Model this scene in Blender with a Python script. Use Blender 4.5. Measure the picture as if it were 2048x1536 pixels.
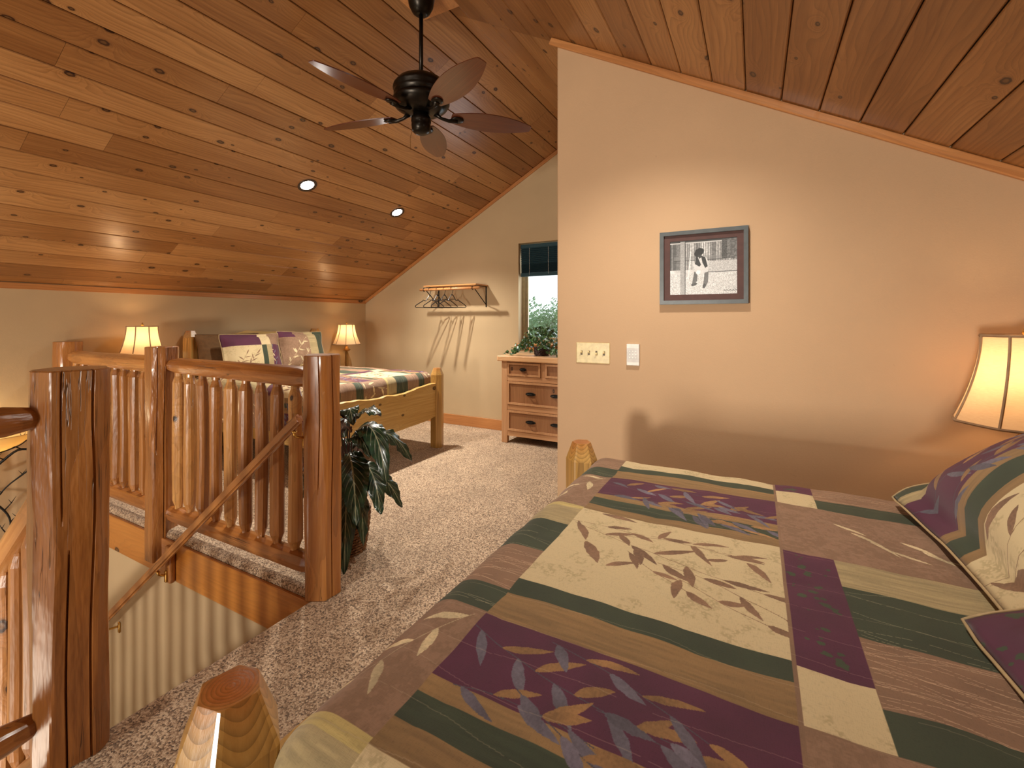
import bpy, bmesh, math, random
import numpy as np
from mathutils import Vector, Matrix, noise as mnoise

for o in list(bpy.data.objects):
    bpy.data.objects.remove(o)
C = bpy.context.scene.collection
SC = bpy.context.scene

# ------------------------------------------------------------------ camera
cam_d = bpy.data.cameras.new('camera')
cam = bpy.data.objects.new('camera', cam_d)
C.objects.link(cam)
cam.location = (0, 0, 1.42)
cam.rotation_euler = (math.radians(90), 0, math.radians(28.22))
cam_d.sensor_width = 36
cam_d.lens = 906.4 / 2048 * 36
cam_d.shift_y = -126.65 / 2048
cam_d.clip_start = 0.02
cam_d.clip_end = 300
SC.camera = cam

# ------------------------------------------------------------------ view, world, lights
SC.view_settings.view_transform = 'Standard'
SC.view_settings.look = 'None'
SC.view_settings.gamma = 1
SC.view_settings.use_curve_mapping = False
SC.view_settings.exposure = -0.10
SC.cycles.use_denoising = True
SC.cycles.max_bounces = 8
SC.cycles.sample_clamp_indirect = 6

W = bpy.data.worlds.new('world')
SC.world = W
W.use_nodes = True
bg = W.node_tree.nodes['Background']
bg.inputs[0].default_value = (0.93, 0.97, 1.0, 1)
bg.inputs[1].default_value = 1.9


def area(name, loc, target, sx, sy, power, col, spread=math.pi):
    d = bpy.data.lights.new(name, 'AREA')
    d.shape = 'RECTANGLE'
    d.size, d.size_y = sx, sy
    d.energy = power
    d.color = col
    d.spread = spread
    o = bpy.data.objects.new(name, d)
    C.objects.link(o)
    o.location = loc
    o.rotation_euler = (Vector(target) - Vector(loc)).to_track_quat('-Z', 'Y').to_euler()
    return o


KEY = area('great_room_window_light', (-1.65, -5.4, 0.68), (-1.6, 3.0, 1.2), 0.65, 0.65, 330, (1.0, 0.92, 0.80))
HIGH = area('upper_fill_light', (-3.0, -6.2, 2.0), (-2.4, 3.0, 1.6), 2.4, 1.4, 80, (1.0, 0.92, 0.80))  # unseen fill added behind the camera to lift the shadows
LOWL = area('low_fill_light', (-3.6, -2.5, -2.2), (-2.8, 1.0, 2.5), 2.2, 2.2, 110, (1.0, 0.86, 0.68))  # added fill with no real source, lights the ceiling from below
WINL = area('gable_window_daylight', (-2.25, 5.35, 1.75), (-2.25, 3.0, 1.0), 0.7, 1.1, 12, (0.86, 0.94, 1.0))


def spot(name, loc, target, power, col, ang, blend, r):
    d = bpy.data.lights.new(name, 'SPOT')
    d.energy = power
    d.color = col
    d.spot_size = math.radians(ang)
    d.spot_blend = blend
    d.shadow_soft_size = r
    o = bpy.data.objects.new(name, d)
    C.objects.link(o)
    o.location = loc
    o.rotation_euler = (Vector(target) - Vector(loc)).to_track_quat('-Z', 'Y').to_euler()
    return o


SLOPE = 0.551
RX, RZ = -1.90, 3.61
def zc(x):
    return RZ - SLOPE * abs(x - RX)

CANW = (1.0, 0.92, 0.80)
CANS = [(-3.62, 2.775), (-3.62, 3.96), (-0.30, 1.75)]
CANP = [200, 310, 105]
for (x, y), pw in zip(CANS, CANP):
    sgn = 1 if x < RX else -1
    spot('downlight_beam', (x, y, zc(x) - 0.03), (x + sgn * 0.25, y, 0), pw * 1.1, CANW, 134, 1.0, 0.035)


def lamp_bulb(loc, power):
    d = bpy.data.lights.new('lamp_bulb_light', 'POINT')
    d.energy = power
    d.color = (1.0, 0.66, 0.36)
    d.shadow_soft_size = 0.035
    o = bpy.data.objects.new('lamp_bulb_light', d)
    C.objects.link(o)
    o.location = loc
    return o

# ------------------------------------------------------------------ material helpers
MATS = {}


def srgb(h):
    if isinstance(h, str):
        h = [int(h[i:i + 2], 16) / 255 for i in (0, 2, 4)]
    return tuple(c / 12.92 if c <= 0.04045 else ((c + 0.055) / 1.055) ** 2.4 for c in h)


class NT:
    def __init__(s, name):
        s.m = bpy.data.materials.new(name)
        s.m.use_nodes = True
        s.t = s.m.node_tree
        s.n = s.t.nodes
        s.b = s.n['Principled BSDF']

    def add(s, typ, **kw):
        n = s.n.new(typ)
        for k, v in kw.items():
            if k.startswith('i_'):
                k2 = k[2:]
                key = int(k2) if k2.isdigit() else k2.replace('_', ' ')
                s.set(n.inputs[key], v)
            else:
                setattr(n, k, v)
        return n

    def set(s, sock, v):
        if isinstance(v, bpy.types.NodeSocket):
            s.t.links.new(v, sock)
        elif isinstance(v, bpy.types.Node):
            s.t.links.new(v.outputs[0], sock)
        else:
            if hasattr(sock, 'default_value') and not isinstance(sock.default_value, (float, int, bool, str)) and isinstance(v, tuple) and len(v) == 3 and len(sock.default_value) == 4:
                v = (*v, 1)
            sock.default_value = v

    def math(s, op, a, b=0.0, c=0.0, clamp=False):
        n = s.n.new('ShaderNodeMath')
        n.operation = op
        n.use_clamp = clamp
        s.set(n.inputs[0], a)
        s.set(n.inputs[1], b)
        s.set(n.inputs[2], c)
        return n.outputs[0]

    def mix(s, f, a, b, mode='MIX'):
        n = s.n.new('ShaderNodeMix')
        n.data_type = 'RGBA'
        n.blend_type = mode
        s.set(n.inputs[0], f)
        s.set(n.inputs[6], a)
        s.set(n.inputs[7], b)
        return n.outputs[2]

    def ramp(s, f, stops):
        n = s.n.new('ShaderNodeValToRGB')
        el = n.color_ramp.elements
        while len(el) < len(stops):
            el.new(0.5)
        for e, (p, c) in zip(el, stops):
            e.position = p
            e.color = (*c, 1) if len(c) == 3 else c
        s.set(n.inputs[0], f)
        return n.outputs[0]

    def smooth(s, v, lo, hi):
        n = s.n.new('ShaderNodeMapRange')
        n.interpolation_type = 'SMOOTHSTEP'
        s.set(n.inputs[0], v)
        n.inputs[1].default_value = lo
        n.inputs[2].default_value = hi
        return n.outputs[0]

    def noise(s, vec, scale, detail=3, rough=0.55, dist=0.0):
        n = s.add('ShaderNodeTexNoise')
        s.set(n.inputs['Vector'], vec)
        n.inputs['Scale'].default_value = scale
        n.inputs['Detail'].default_value = detail
        n.inputs['Roughness'].default_value = rough
        n.inputs['Distortion'].default_value = dist
        return n.outputs['Fac']

    def scale(s, vec, sc):
        n = s.n.new('ShaderNodeVectorMath')
        n.operation = 'MULTIPLY'
        s.set(n.inputs[0], vec)
        n.inputs[1].default_value = sc
        return n.outputs[0]

    def bump(s, h, strength, dist, normal=None):
        n = s.n.new('ShaderNodeBump')
        n.inputs['Strength'].default_value = strength
        n.inputs['Distance'].default_value = dist
        s.set(n.inputs['Height'], h)
        if normal is not None:
            s.set(n.inputs['Normal'], normal)
        return n.outputs[0]

    def fin(s, **kw):
        for k, v in kw.items():
            s.set(s.b.inputs[k.replace('_', ' ')], v)
        return s.m


def plain(name, col, rough=0.5, metal=0.0, **kw):
    t = NT(name)
    tc = t.add('ShaderNodeTexCoord')
    n = t.noise(tc.outputs['Object'], 30, 3)
    c = t.mix(t.smooth(n, 0.3, 0.7), tuple(x * 0.88 for x in col), tuple(min(1, x * 1.08) for x in col))
    return t.fin(Base_Color=c, Roughness=rough, Metallic=metal, **kw)


def wood(name, dark, mid, light, heart=None, ring=60.0, ringamt=0.35, planks=False, knot_r=0.10, knots=0.5,
         rough=0.35, coat=0.0, streak=1.0, vary=0.25, knotcol='3a1a0a', bump=0.25, kscale=3.0, checks=0.0, dents=0.0):
    """wood whose grain runs along the object's local Z; rings round the Z axis show on cut ends"""
    t = NT(name)
    tc = t.add('ShaderNodeTexCoord')
    oi = t.add('ShaderNodeObjectInfo')
    rnd = oi.outputs['Random']
    base = tc.outputs['Object']
    off = t.add('ShaderNodeCombineXYZ')
    t.set(off.inputs[0], t.math('MULTIPLY', rnd, 37.0))
    t.set(off.inputs[1], t.math('MULTIPLY', rnd, 91.0))
    t.set(off.inputs[2], t.math('MULTIPLY', rnd, 53.0))
    vm = t.n.new('ShaderNodeVectorMath')
    vm.operation = 'ADD'
    t.set(vm.inputs[0], base)
    t.set(vm.inputs[1], off)
    P = vm.outputs[0]
    # knots
    kv = t.scale(P, (kscale * 1.25, kscale * 0.6, kscale * 0.75))
    vor = t.add('ShaderNodeTexVoronoi')
    if planks:
        vor.voronoi_dimensions = '2D'
        ks = t.add('ShaderNodeSeparateXYZ')
        t.set(ks.inputs[0], kv)
        kc2 = t.add('ShaderNodeCombineXYZ')
        t.set(kc2.inputs[0], ks.outputs[0])
        t.set(kc2.inputs[1], ks.outputs[2])
        kv = kc2.outputs[0]
    t.set(vor.inputs['Vector'], kv)
    vor.inputs['Scale'].default_value = 1.0
    d = vor.outputs['Distance']
    sep = t.add('ShaderNodeSeparateColor')
    t.set(sep.inputs[0], vor.outputs['Color'])
    on = t.math('GREATER_THAN', knots, sep.outputs[0])
    kr = t.math('MULTIPLY', t.math('MULTIPLY_ADD', sep.outputs[1], 0.8, 0.35), knot_r)
    kd = t.math('DIVIDE', d, kr)                       # 1 at knot edge
    kd = t.math('ADD', kd, t.math('MULTIPLY', t.math('SUBTRACT', t.noise(P, 55, 2), 0.5), 0.5))
    infl = t.math('MULTIPLY', on, t.math('POWER', 2.718, t.math('MULTIPLY', kd, -0.55)))
    # ring phase
    sx = t.add('ShaderNodeSeparateXYZ')
    t.set(sx.inputs[0], base)
    if planks:
        ph = t.math('MULTIPLY', sx.outputs[0], ring)
    else:
        ph = t.math('MULTIPLY', t.math('SQRT', t.math('ADD', t.math('MULTIPLY', sx.outputs[0], sx.outputs[0]),
                    t.math('MULTIPLY', sx.outputs[1], sx.outputs[1]))), ring)
    wob = t.noise(t.scale(P, (5, 5, 0.9)), 1.0, 2)
    ph = t.math('ADD', ph, t.math('MULTIPLY', wob, 9.0 if planks else 4.0))
    ph = t.math('ADD', ph, t.math('MULTIPLY', infl, 10.0))
    rg = t.math('FRACT', ph)
    rg = t.math('POWER', rg, 2.2)
    # streaks
    st = t.noise(t.scale(P, (60, 60, 2.2)), 1.0, 4, 0.65)
    big = t.noise(t.scale(P, (4, 4, 0.8)), 1.0, 2)
    f = t.math('ADD', t.math('MULTIPLY', st, 0.6 * streak), t.math('MULTIPLY', big, 0.7))
    f = t.math('ADD', f, t.math('MULTIPLY', t.math('SUBTRACT', rnd, 0.5), vary))
    col = t.ramp(t.math('SUBTRACT', f, 0.12), [(0.2, srgb(dark)), (0.5, srgb(mid)), (0.8, srgb(light))])
    if heart is not None:
        rad = t.math('DIVIDE', ph, ring)
        col = t.mix(t.smooth(rad, 0.075, 0.035), col, srgb(heart), 'MULTIPLY')
    col = t.mix(t.math('MULTIPLY', rg, ringamt), col, tuple(c * 0.38 for c in srgb(dark)))
    km = t.math('MULTIPLY', on, t.smooth(kd, 1.05, 0.85))
    rim = t.math('MULTIPLY', on, t.math('MULTIPLY', t.smooth(kd, 1.6, 0.9), 0.55))
    col = t.mix(rim, col, tuple(c * 0.55 for c in srgb(dark)))
    kc = t.mix(t.smooth(kd, 0.7, 0.3), tuple(c * 0.7 for c in srgb(knotcol)), tuple(c * 0.38 for c in srgb(mid)))
    col = t.mix(km, col, kc)
    h = t.math('ADD', t.math('MULTIPLY', st, 0.5), t.math('MULTIPLY', rg, -0.25))
    if checks:
        ck = t.noise(t.scale(P, (38, 38, 0.9)), 1.0, 3, 0.6, 0.3)
        ck = t.smooth(t.math('ABSOLUTE', t.math('SUBTRACT', ck, 0.5)), 0.012, 0.002)
        gate = t.smooth(t.noise(t.scale(P, (6, 6, 1.8)), 1.0, 1), 0.50, 0.60)
        ck = t.math('MULTIPLY', ck, gate)
        col = t.mix(t.math('MULTIPLY', ck, checks), col, tuple(c * 0.25 for c in srgb(dark)))
        h = t.math('SUBTRACT', h, t.math('MULTIPLY', ck, 1.2))
    nb = t.bump(h, bump, 0.004)
    if dents:
        dn = t.noise(t.scale(P, (16, 16, 4.5)), 1.0, 3, 0.6)
        nb = t.bump(dn, dents, 0.02, nb)
    return t.fin(Base_Color=col, Roughness=rough, Coat_Weight=coat, Coat_Roughness=0.18, Normal=nb)


M = {}
M['pine'] = wood('ceiling_pine', '7e5028', '9a6a3c', 'b48452', ring=42, ringamt=0.34, planks=True, knots=0.55,
                 knot_r=0.085, rough=0.33, coat=0.10, vary=0.42, knotcol='3c1c0c', bump=0.15, kscale=4.6)
M['trim'] = wood('trim_pine', '9a6034', 'b87c48', 'cc9058', ring=50, ringamt=0.2, planks=True, knots=0.15, rough=0.35,
                 coat=0.15, vary=0.1)
M['fascia'] = wood('fascia_pine', '9c5c22', 'b4722e', 'c6843c', ring=40, ringamt=0.16, planks=True, knots=0.35, knot_r=0.07,
                   rough=0.3, coat=0.3, vary=0.1, bump=0.1)
M['log'] = wood('varnished_log', '7c441c', 'a66830', 'c68c4c', ring=38, ringamt=0.28, knots=0.45, knot_r=0.10, rough=0.32,
                coat=0.5, vary=0.25, bump=0.6, checks=0.8, dents=0.35)
M['log_red'] = wood('varnished_log_red', '74421c', '9e642f', 'bc8248', ring=38, ringamt=0.28, knots=0.35, knot_r=0.08,
                    rough=0.32, coat=0.5, vary=0.15, bump=0.6, checks=0.8, dents=0.5)
M['spindle'] = wood('varnished_spindle', '84501f', 'aa7038', 'cc9858', ring=60, ringamt=0.22, knots=0.55, knot_r=0.12,
                    rough=0.36, coat=0.3, vary=0.38, bump=0.5, kscale=5.0, checks=0.6, dents=0.3)
M['bedlog'] = wood('bed_log', '986c30', 'b88c48', 'd0a864', heart='eeb492', ring=165, ringamt=0.55, knots=0.35,
                   knot_r=0.07, rough=0.35, coat=0.35, vary=0.2, bump=0.3, kscale=4.0)
M['bedboard'] = wood('bed_board', 'a07838', 'c09a58', 'd6b474', ring=34, ringamt=0.18, planks=True, knots=0.55,
                     knot_r=0.10, rough=0.35, coat=0.25, vary=0.1, bump=0.2, kscale=4.0)
M['dresser'] = wood('dresser_wood', 'a4744c', 'bc8c62', 'cc9e74', ring=40, ringamt=0.15, planks=True, knots=0.10,
                    rough=0.4, coat=0.15, vary=0.2)
M['dresser_dark'] = wood('dresser_panel', '74482a', '8e603c', 'a0724c', ring=40, ringamt=0.18, planks=True, knots=0.5,
                         knot_r=0.08, rough=0.4, coat=0.15, vary=0.15, kscale=4)
M['dresser_top'] = wood('dresser_top_wood', 'bc8c5c', 'd4a678', 'e0b888', ring=40, ringamt=0.15, planks=True, knots=0.1,
                        rough=0.3, coat=0.2, vary=0.1)
M['walnut'] = wood('walnut_blade', '3e1e12', '582a18', '6e3a20', ring=90, ringamt=0.25, planks=True, knots=0.0, rough=0.3,
                   coat=0.4, vary=0.05, bump=0.05)
M['shelf'] = wood('shelf_wood', 'a06438', 'c08450', 'd49a62', ring=40, ringamt=0.15, planks=True, knots=0.0, rough=0.35, vary=0.05)
M['bronze'] = plain('dark_bronze', (0.022, 0.018, 0.014), 0.32, 0.85)
M['iron'] = plain('black_iron', (0.012, 0.011, 0.010), 0.45, 0.5)
M['brass'] = plain('polished_brass', (0.72, 0.46, 0.14), 0.2, 1.0)
M['brass_old'] = plain('antique_brass', (0.40, 0.23, 0.08), 0.32, 0.9)
M['ivory'] = plain('ivory_plastic', srgb('e2cf9c'), 0.35)
M['white_plastic'] = plain('white_plastic', srgb('e8e4dc'), 0.4)
M['button_grey'] = plain('button_grey', srgb('b8b8b6'), 0.4)
M['slot'] = plain('slot_dark', srgb('5a4a30'), 0.5)
M['frame_blue'] = plain('slate_frame', srgb('4e5456'), 0.35)
M['mat_board'] = plain('burgundy_mat', srgb('4e2c26'), 0.6)
M['mattress'] = plain('mattress_cloth', srgb('d8d0c0'), 0.9)
M['pillow_brown'] = plain('brown_pillowcase', srgb('6e5030'), 0.9)
M['piping'] = plain('tan_piping', srgb('b49c74'), 0.9)
M['black_plastic'] = plain('black_plastic', (0.008, 0.007, 0.007), 0.35)
M['window_frame'] = plain('painted_window_frame', srgb('9c8c68'), 0.45)
M['dark_leather'] = plain('can_trim_dark', srgb('3a2c22'), 0.4, 0.4)


def wall_mat(name, col, scuff=0.0):
    t = NT(name)
    tc = t.add('ShaderNodeTexCoord')
    P = tc.outputs['Object']
    big = t.noise(P, 1.3, 3)
    fine = t.noise(P, 160, 3, 0.6)
    c = t.mix(t.smooth(big, 0.3, 0.7), tuple(x * 0.95 for x in col), tuple(x * 1.03 for x in col))
    if scuff:
        s1 = t.noise(t.scale(P, (9, 9, 5)), 1.0, 6, 0.75, 1.5)
        c = t.mix(t.math('MULTIPLY', t.smooth(s1, 0.66, 0.74), scuff), c, tuple(x * 0.72 for x in col))
        s2 = t.noise(t.scale(P, (22, 22, 30)), 1.0, 4, 0.8, 0.5)
        c = t.mix(t.math('MULTIPLY', t.smooth(s2, 0.72, 0.78), scuff), c, tuple(min(1, x * 1.25) for x in col))
    nb = t.bump(fine, 0.18, 0.0025)
    nb = t.bump(t.noise(P, 38, 2), 0.10, 0.004, nb)
    return t.fin(Base_Color=c, Roughness=0.75, Normal=nb)


WALLC = srgb('bca480')
M['wall'] = wall_mat('beige_wall_paint', WALLC)
M['wall_scuffed'] = wall_mat('beige_wall_paint_scuffed', srgb('c4a27e'), 0.5)


def carpet_mat():
    t = NT('speckled_carpet')
    tc = t.add('ShaderNodeTexCoord')
    P = tc.outputs['Object']
    v = t.add('ShaderNodeTexVoronoi')
    t.set(v.inputs['Vector'], P)
    v.inputs['Scale'].default_value = 160
    sp = t.add('ShaderNodeSeparateColor')
    t.set(sp.inputs[0], v.outputs['Color'])
    n2 = t.noise(P, 260, 3, 0.7)
    f = t.math('ADD', t.math('MULTIPLY', sp.outputs[0], 0.7), t.math('MULTIPLY', n2, 0.5))
    c = t.ramp(f, [(0.22, srgb('4a3a30')), (0.40, srgb('8a7058')), (0.60, srgb('ba9c7e')), (0.85, srgb('e0c8aa'))])
    big = t.noise(P, 3.0, 3)
    c = t.mix(t.math('MULTIPLY', t.smooth(big, 0.35, 0.7), 0.25), c, tuple(x * 0.7 for x in srgb('8a7460')))
    h = t.math('ADD', t.math('MULTIPLY', v.outputs['Distance'], -1.0), t.math('MULTIPLY', n2, 0.8))
    nb = t.bump(h, 0.7, 0.005)
    return t.fin(Base_Color=c, Roughness=0.95, Normal=nb, Sheen_Weight=0.15)


M['carpet'] = carpet_mat()


def shade_mat():
    t = NT('linen_lampshade')
    tc = t.add('ShaderNodeTexCoord')
    n = t.noise(t.scale(tc.outputs['Object'], (60, 60, 400)), 1.0, 2)
    c = t.mix(n, srgb('e2c49c'), srgb('f2dcb8'))
    dif = t.add('ShaderNodeBsdfDiffuse', i_0=c)
    tr = t.add('ShaderNodeBsdfTranslucent', i_0=c)
    mx = t.add('ShaderNodeMixShader', i_0=0.42)
    t.set(mx.inputs[1], dif)
    t.set(mx.inputs[2], tr)
    t.t.links.new(mx.outputs[0], t.n['Material Output'].inputs[0])
    return t.m


M['shade'] = shade_mat()
M['shade_trim'] = plain('shade_ribbon', srgb('9c7c5c'), 0.8)


def emit(name, col, s):
    t = NT(name)
    return t.fin(Base_Color=col, Emission_Color=col, Emission_Strength=s)


M['bulb'] = emit('lit_bulb', (1.0, 0.95, 0.88), 40)
M['warm_bulb'] = emit('warm_bulb', (1.0, 0.62, 0.25), 14)


def glass_mat():
    t = NT('window_glass')
    tr = t.add('ShaderNodeBsdfTransparent', i_0=(0.96, 0.98, 0.98))
    gl = t.add('ShaderNodeBsdfGlossy', i_1=0.02)
    mx = t.add('ShaderNodeMixShader', i_0=0.05)
    t.set(mx.inputs[1], tr)
    t.set(mx.inputs[2], gl)
    t.t.links.new(mx.outputs[0], t.n['Material Output'].inputs[0])
    return t.m


M['glass'] = glass_mat()
M['pane_front'] = glass_mat()


def amber_mat():
    t = NT('amber_glass_bowl')
    c = srgb('f4dca8')
    dif = t.add('ShaderNodeBsdfDiffuse', i_0=c)
    tr = t.add('ShaderNodeBsdfTranslucent', i_0=c)
    mx = t.add('ShaderNodeMixShader', i_0=0.6)
    t.set(mx.inputs[1], dif)
    t.set(mx.inputs[2], tr)
    t.t.links.new(mx.outputs[0], t.n['Material Output'].inputs[0])
    return t.m


M['amber'] = amber_mat()


def blind_mat():
    t = NT('teal_pleated_fabric')
    tc = t.add('ShaderNodeTexCoord')
    n = t.noise(t.scale(tc.outputs['Object'], (30, 30, 200)), 1.0, 3)
    c = t.mix(n, srgb('16323c'), srgb('2a4e5a'))
    return t.fin(Base_Color=c, Roughness=0.8)


M['blind'] = blind_mat()
M['basket'] = None


def basket_mat(name, a, b):
    t = NT(name)
    tc = t.add('ShaderNodeTexCoord')
    n = t.noise(t.scale(tc.outputs['Object'], (40, 40, 120)), 1.0, 3)
    return t.fin(Base_Color=t.mix(n, srgb(a), srgb(b)), Roughness=0.6)


M['wicker'] = basket_mat('brown_wicker', '3c2412', '8a5c30')
M['wicker_dark'] = basket_mat('dark_wicker', '1c100c', '48281c')


def leaf_mat(name, top, top2, under, vein, veins=9.0):
    t = NT(name)
    uv = t.add('ShaderNodeUVMap')
    s = t.add('ShaderNodeSeparateXYZ')
    t.set(s.inputs[0], uv.outputs[0])
    a = t.math('ABSOLUTE', t.math('SUBTRACT', s.outputs[1], 0.5))
    mid = t.smooth(a, 0.035, 0.012)
    ph = t.math('FRACT', t.math('SUBTRACT', t.math('MULTIPLY', s.outputs[0], veins), t.math('MULTIPLY', a, 5.0)))
    side = t.smooth(t.math('ABSOLUTE', t.math('SUBTRACT', ph, 0.5)), 0.10, 0.03)
    side = t.math('MULTIPLY', side, t.smooth(a, 0.42, 0.20))
    tc = t.add('ShaderNodeTexCoord')
    n = t.noise(tc.outputs['Object'], 26, 3)
    c = t.mix(t.smooth(n, 0.35, 0.7), srgb(top), srgb(top2))
    c = t.mix(t.math('MULTIPLY', t.math('MAXIMUM', mid, t.math('MULTIPLY', side, 0.55)), 0.75), c, srgb(vein))
    g = t.add('ShaderNodeNewGeometry')
    c = t.mix(g.outputs['Backfacing'], c, srgb(under))
    h = t.math('SUBTRACT', 1.0, side)
    nb = t.bump(h, 0.4, 0.004)
    return t.fin(Base_Color=c, Roughness=0.28, Normal=nb, Coat_Weight=0.2)


M['leaf'] = leaf_mat('glossy_leaf', '14281c', '24402a', '3c1420', 'a8a888')
M['leaf_dark'] = leaf_mat('purple_leaf', '241018', '34141e', '5a1c30', '8c4058')
M['stem'] = plain('burgundy_stem', srgb('3c1018'), 0.5)
M['ivy'] = leaf_mat('ivy_leaf', '1e4224', '3a6a38', '4a6c40', '90b070', 4.0)
M['bark'] = plain('bark', srgb('5a4c3c'), 0.9)


def foliage_mat():
    t = NT('tree_foliage')
    tc = t.add('ShaderNodeTexCoord')
    n = t.noise(tc.outputs['Object'], 3.0, 3)
    n2 = t.noise(tc.outputs['Object'], 14.0, 2)
    f = t.math('ADD', t.math('MULTIPLY', n, 0.6), t.math('MULTIPLY', n2, 0.5))
    c = t.ramp(f, [(0.3, srgb('567860')), (0.55, srgb('7c9c78')), (0.8, srgb('a8c494'))])
    dif = t.add('ShaderNodeBsdfDiffuse', i_0=c)
    tr = t.add('ShaderNodeBsdfTranslucent', i_0=c)
    mx = t.add('ShaderNodeMixShader', i_0=0.4)
    t.set(mx.inputs[1], dif)
    t.set(mx.inputs[2], tr)
    t.t.links.new(mx.outputs[0], t.n['Material Output'].inputs[0])
    return t.m


M['foliage'] = foliage_mat()

# ------------------------------------------------------------------ object helpers


def tag(o, label=None, cat=None, group=None, kind=None):
    if label:
        o['label'] = label
    if cat:
        o['category'] = cat
    if group:
        o['group'] = group
    if kind:
        o['kind'] = kind
    return o


def thing(name, label, cat, loc=(0, 0, 0), rz=0.0, group=None):
    o = bpy.data.objects.new(name, None)
    C.objects.link(o)
    o.empty_display_size = 0.1
    o.location = loc
    o.rotation_euler = (0, 0, rz)
    return tag(o, label, cat, group)


def link(name, me, mat, parent=None, mw=None, smooth=False):
    o = bpy.data.objects.new(name, me)
    C.objects.link(o)
    if mat is not None:
        if isinstance(mat, (list, tuple)):
            for m_ in mat:
                me.materials.append(m_)
        elif not me.materials:
            me.materials.append(mat)
    if smooth:
        me.polygons.foreach_set('use_smooth', [True] * len(me.polygons))
    if parent is not None:
        o.parent = parent
    if mw is not None:
        o.matrix_local = mw
    return o


def mesh(verts, faces, uvs=None):
    me = bpy.data.meshes.new('m')
    me.from_pydata([tuple(v) for v in verts], [], faces)
    me.update()
    if uvs is not None:
        l = me.uv_layers.new(name='UVMap')
        for lp in me.loops:
            l.data[lp.index].uv = uvs[lp.vertex_index]
    return me


def bm_mesh(bm):
    bmesh.ops.recalc_face_normals(bm, faces=bm.faces[:])
    me = bpy.data.meshes.new('m')
    bm.to_mesh(me)
    bm.free()
    return me


def bx(bm, x0, x1, y0, y1, z0, z1):
    vs = [bm.verts.new(p) for p in ((x0, y0, z0), (x1, y0, z0), (x1, y1, z0), (x0, y1, z0),
                                    (x0, y0, z1), (x1, y0, z1), (x1, y1, z1), (x0, y1, z1))]
    fs = [(0, 3, 2, 1), (4, 5, 6, 7), (0, 1, 5, 4), (1, 2, 6, 5), (2, 3, 7, 6), (3, 0, 4, 7)]
    return [bm.faces.new([vs[i] for i in f]) for f in fs]


def box_me(x0, x1, y0, y1, z0, z1, bev=0.0, seg=1):
    bm = bmesh.new()
    bx(bm, x0, x1, y0, y1, z0, z1)
    if bev:
        bmesh.ops.bevel(bm, geom=bm.edges[:], offset=bev, segments=seg, affect='EDGES', profile=0.5)
    return bm_mesh(bm)


def prism_me(poly, axis, a, b, bev=0.0):
    """polygon in the two other axes, extruded along axis from a to b"""
    def p3(u, v, w):
        return {'x': (w, u, v), 'y': (u, w, v), 'z': (u, v, w)}[axis]
    bm = bmesh.new()
    lo = [bm.verts.new(p3(u, v, a)) for u, v in poly]
    hi = [bm.verts.new(p3(u, v, b)) for u, v in poly]
    bm.faces.new(lo)
    bm.faces.new(hi[::-1])
    n = len(poly)
    for i in range(n):
        bm.faces.new([lo[i], lo[(i + 1) % n], hi[(i + 1) % n], hi[i]])
    if bev:
        bmesh.ops.bevel(bm, geom=bm.edges[:], offset=bev, segments=1, affect='EDGES')
    return bm_mesh(bm)


def frame_mat(origin, xd, yd, zd):
    m = Matrix.Identity(4)
    for i, v in enumerate((Vector(xd).normalized(), Vector(yd).normalized(), Vector(zd).normalized())):
        m[0][i], m[1][i], m[2][i] = v
    m[0][3], m[1][3], m[2][3] = origin
    return m


def board(name, parent, c, xd, yd, zd, w, t, l, mat, bev=0.003):
    """w along xd, thickness t along yd, grain and length l along zd; centred at c"""
    return link(name, box_me(-w / 2, w / 2, -t / 2, t / 2, -l / 2, l / 2, bev), mat, parent, frame_mat(c, xd, yd, zd))


def zboard(name, parent, x0, x1, y0, y1, z0, z1, grain, mat, bev=0.003):
    """axis aligned board given by extents with grain along an axis"""
    c = ((x0 + x1) / 2, (y0 + y1) / 2, (z0 + z1) / 2)
    d = (x1 - x0, y1 - y0, z1 - z0)
    X, Y, Z = (1, 0, 0), (0, 1, 0), (0, 0, 1)
    if grain == 'z':
        return board(name, parent, c, X, Y, Z, d[0], d[1], d[2], mat, bev)
    if grain == 'x':
        return board(name, parent, c, Z, (0, 1, 0), (-1, 0, 0), d[2], d[1], d[0], mat, bev) if True else None
    return board(name, parent, c, X, (0, 0, -1), Y, d[0], d[2], d[1], mat, bev)


def struct(o):
    o['kind'] = 'structure'
    return o


def lathe_me(prof, n=24, cap=True):
    """prof: list of (r, z)"""
    V, F = [], []
    for r, z in prof:
        for k in range(n):
            a = 2 * math.pi * k / n
            V.append((r * math.cos(a), r * math.sin(a), z))
    for i in range(len(prof) - 1):
        for k in range(n):
            F.append((i * n + k, i * n + (k + 1) % n, (i + 1) * n + (k + 1) % n, (i + 1) * n + k))
    if cap:
        F.append(tuple(range(n))[::-1])
        F.append(tuple((len(prof) - 1) * n + k for k in range(n)))
    return mesh(V, F)


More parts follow.
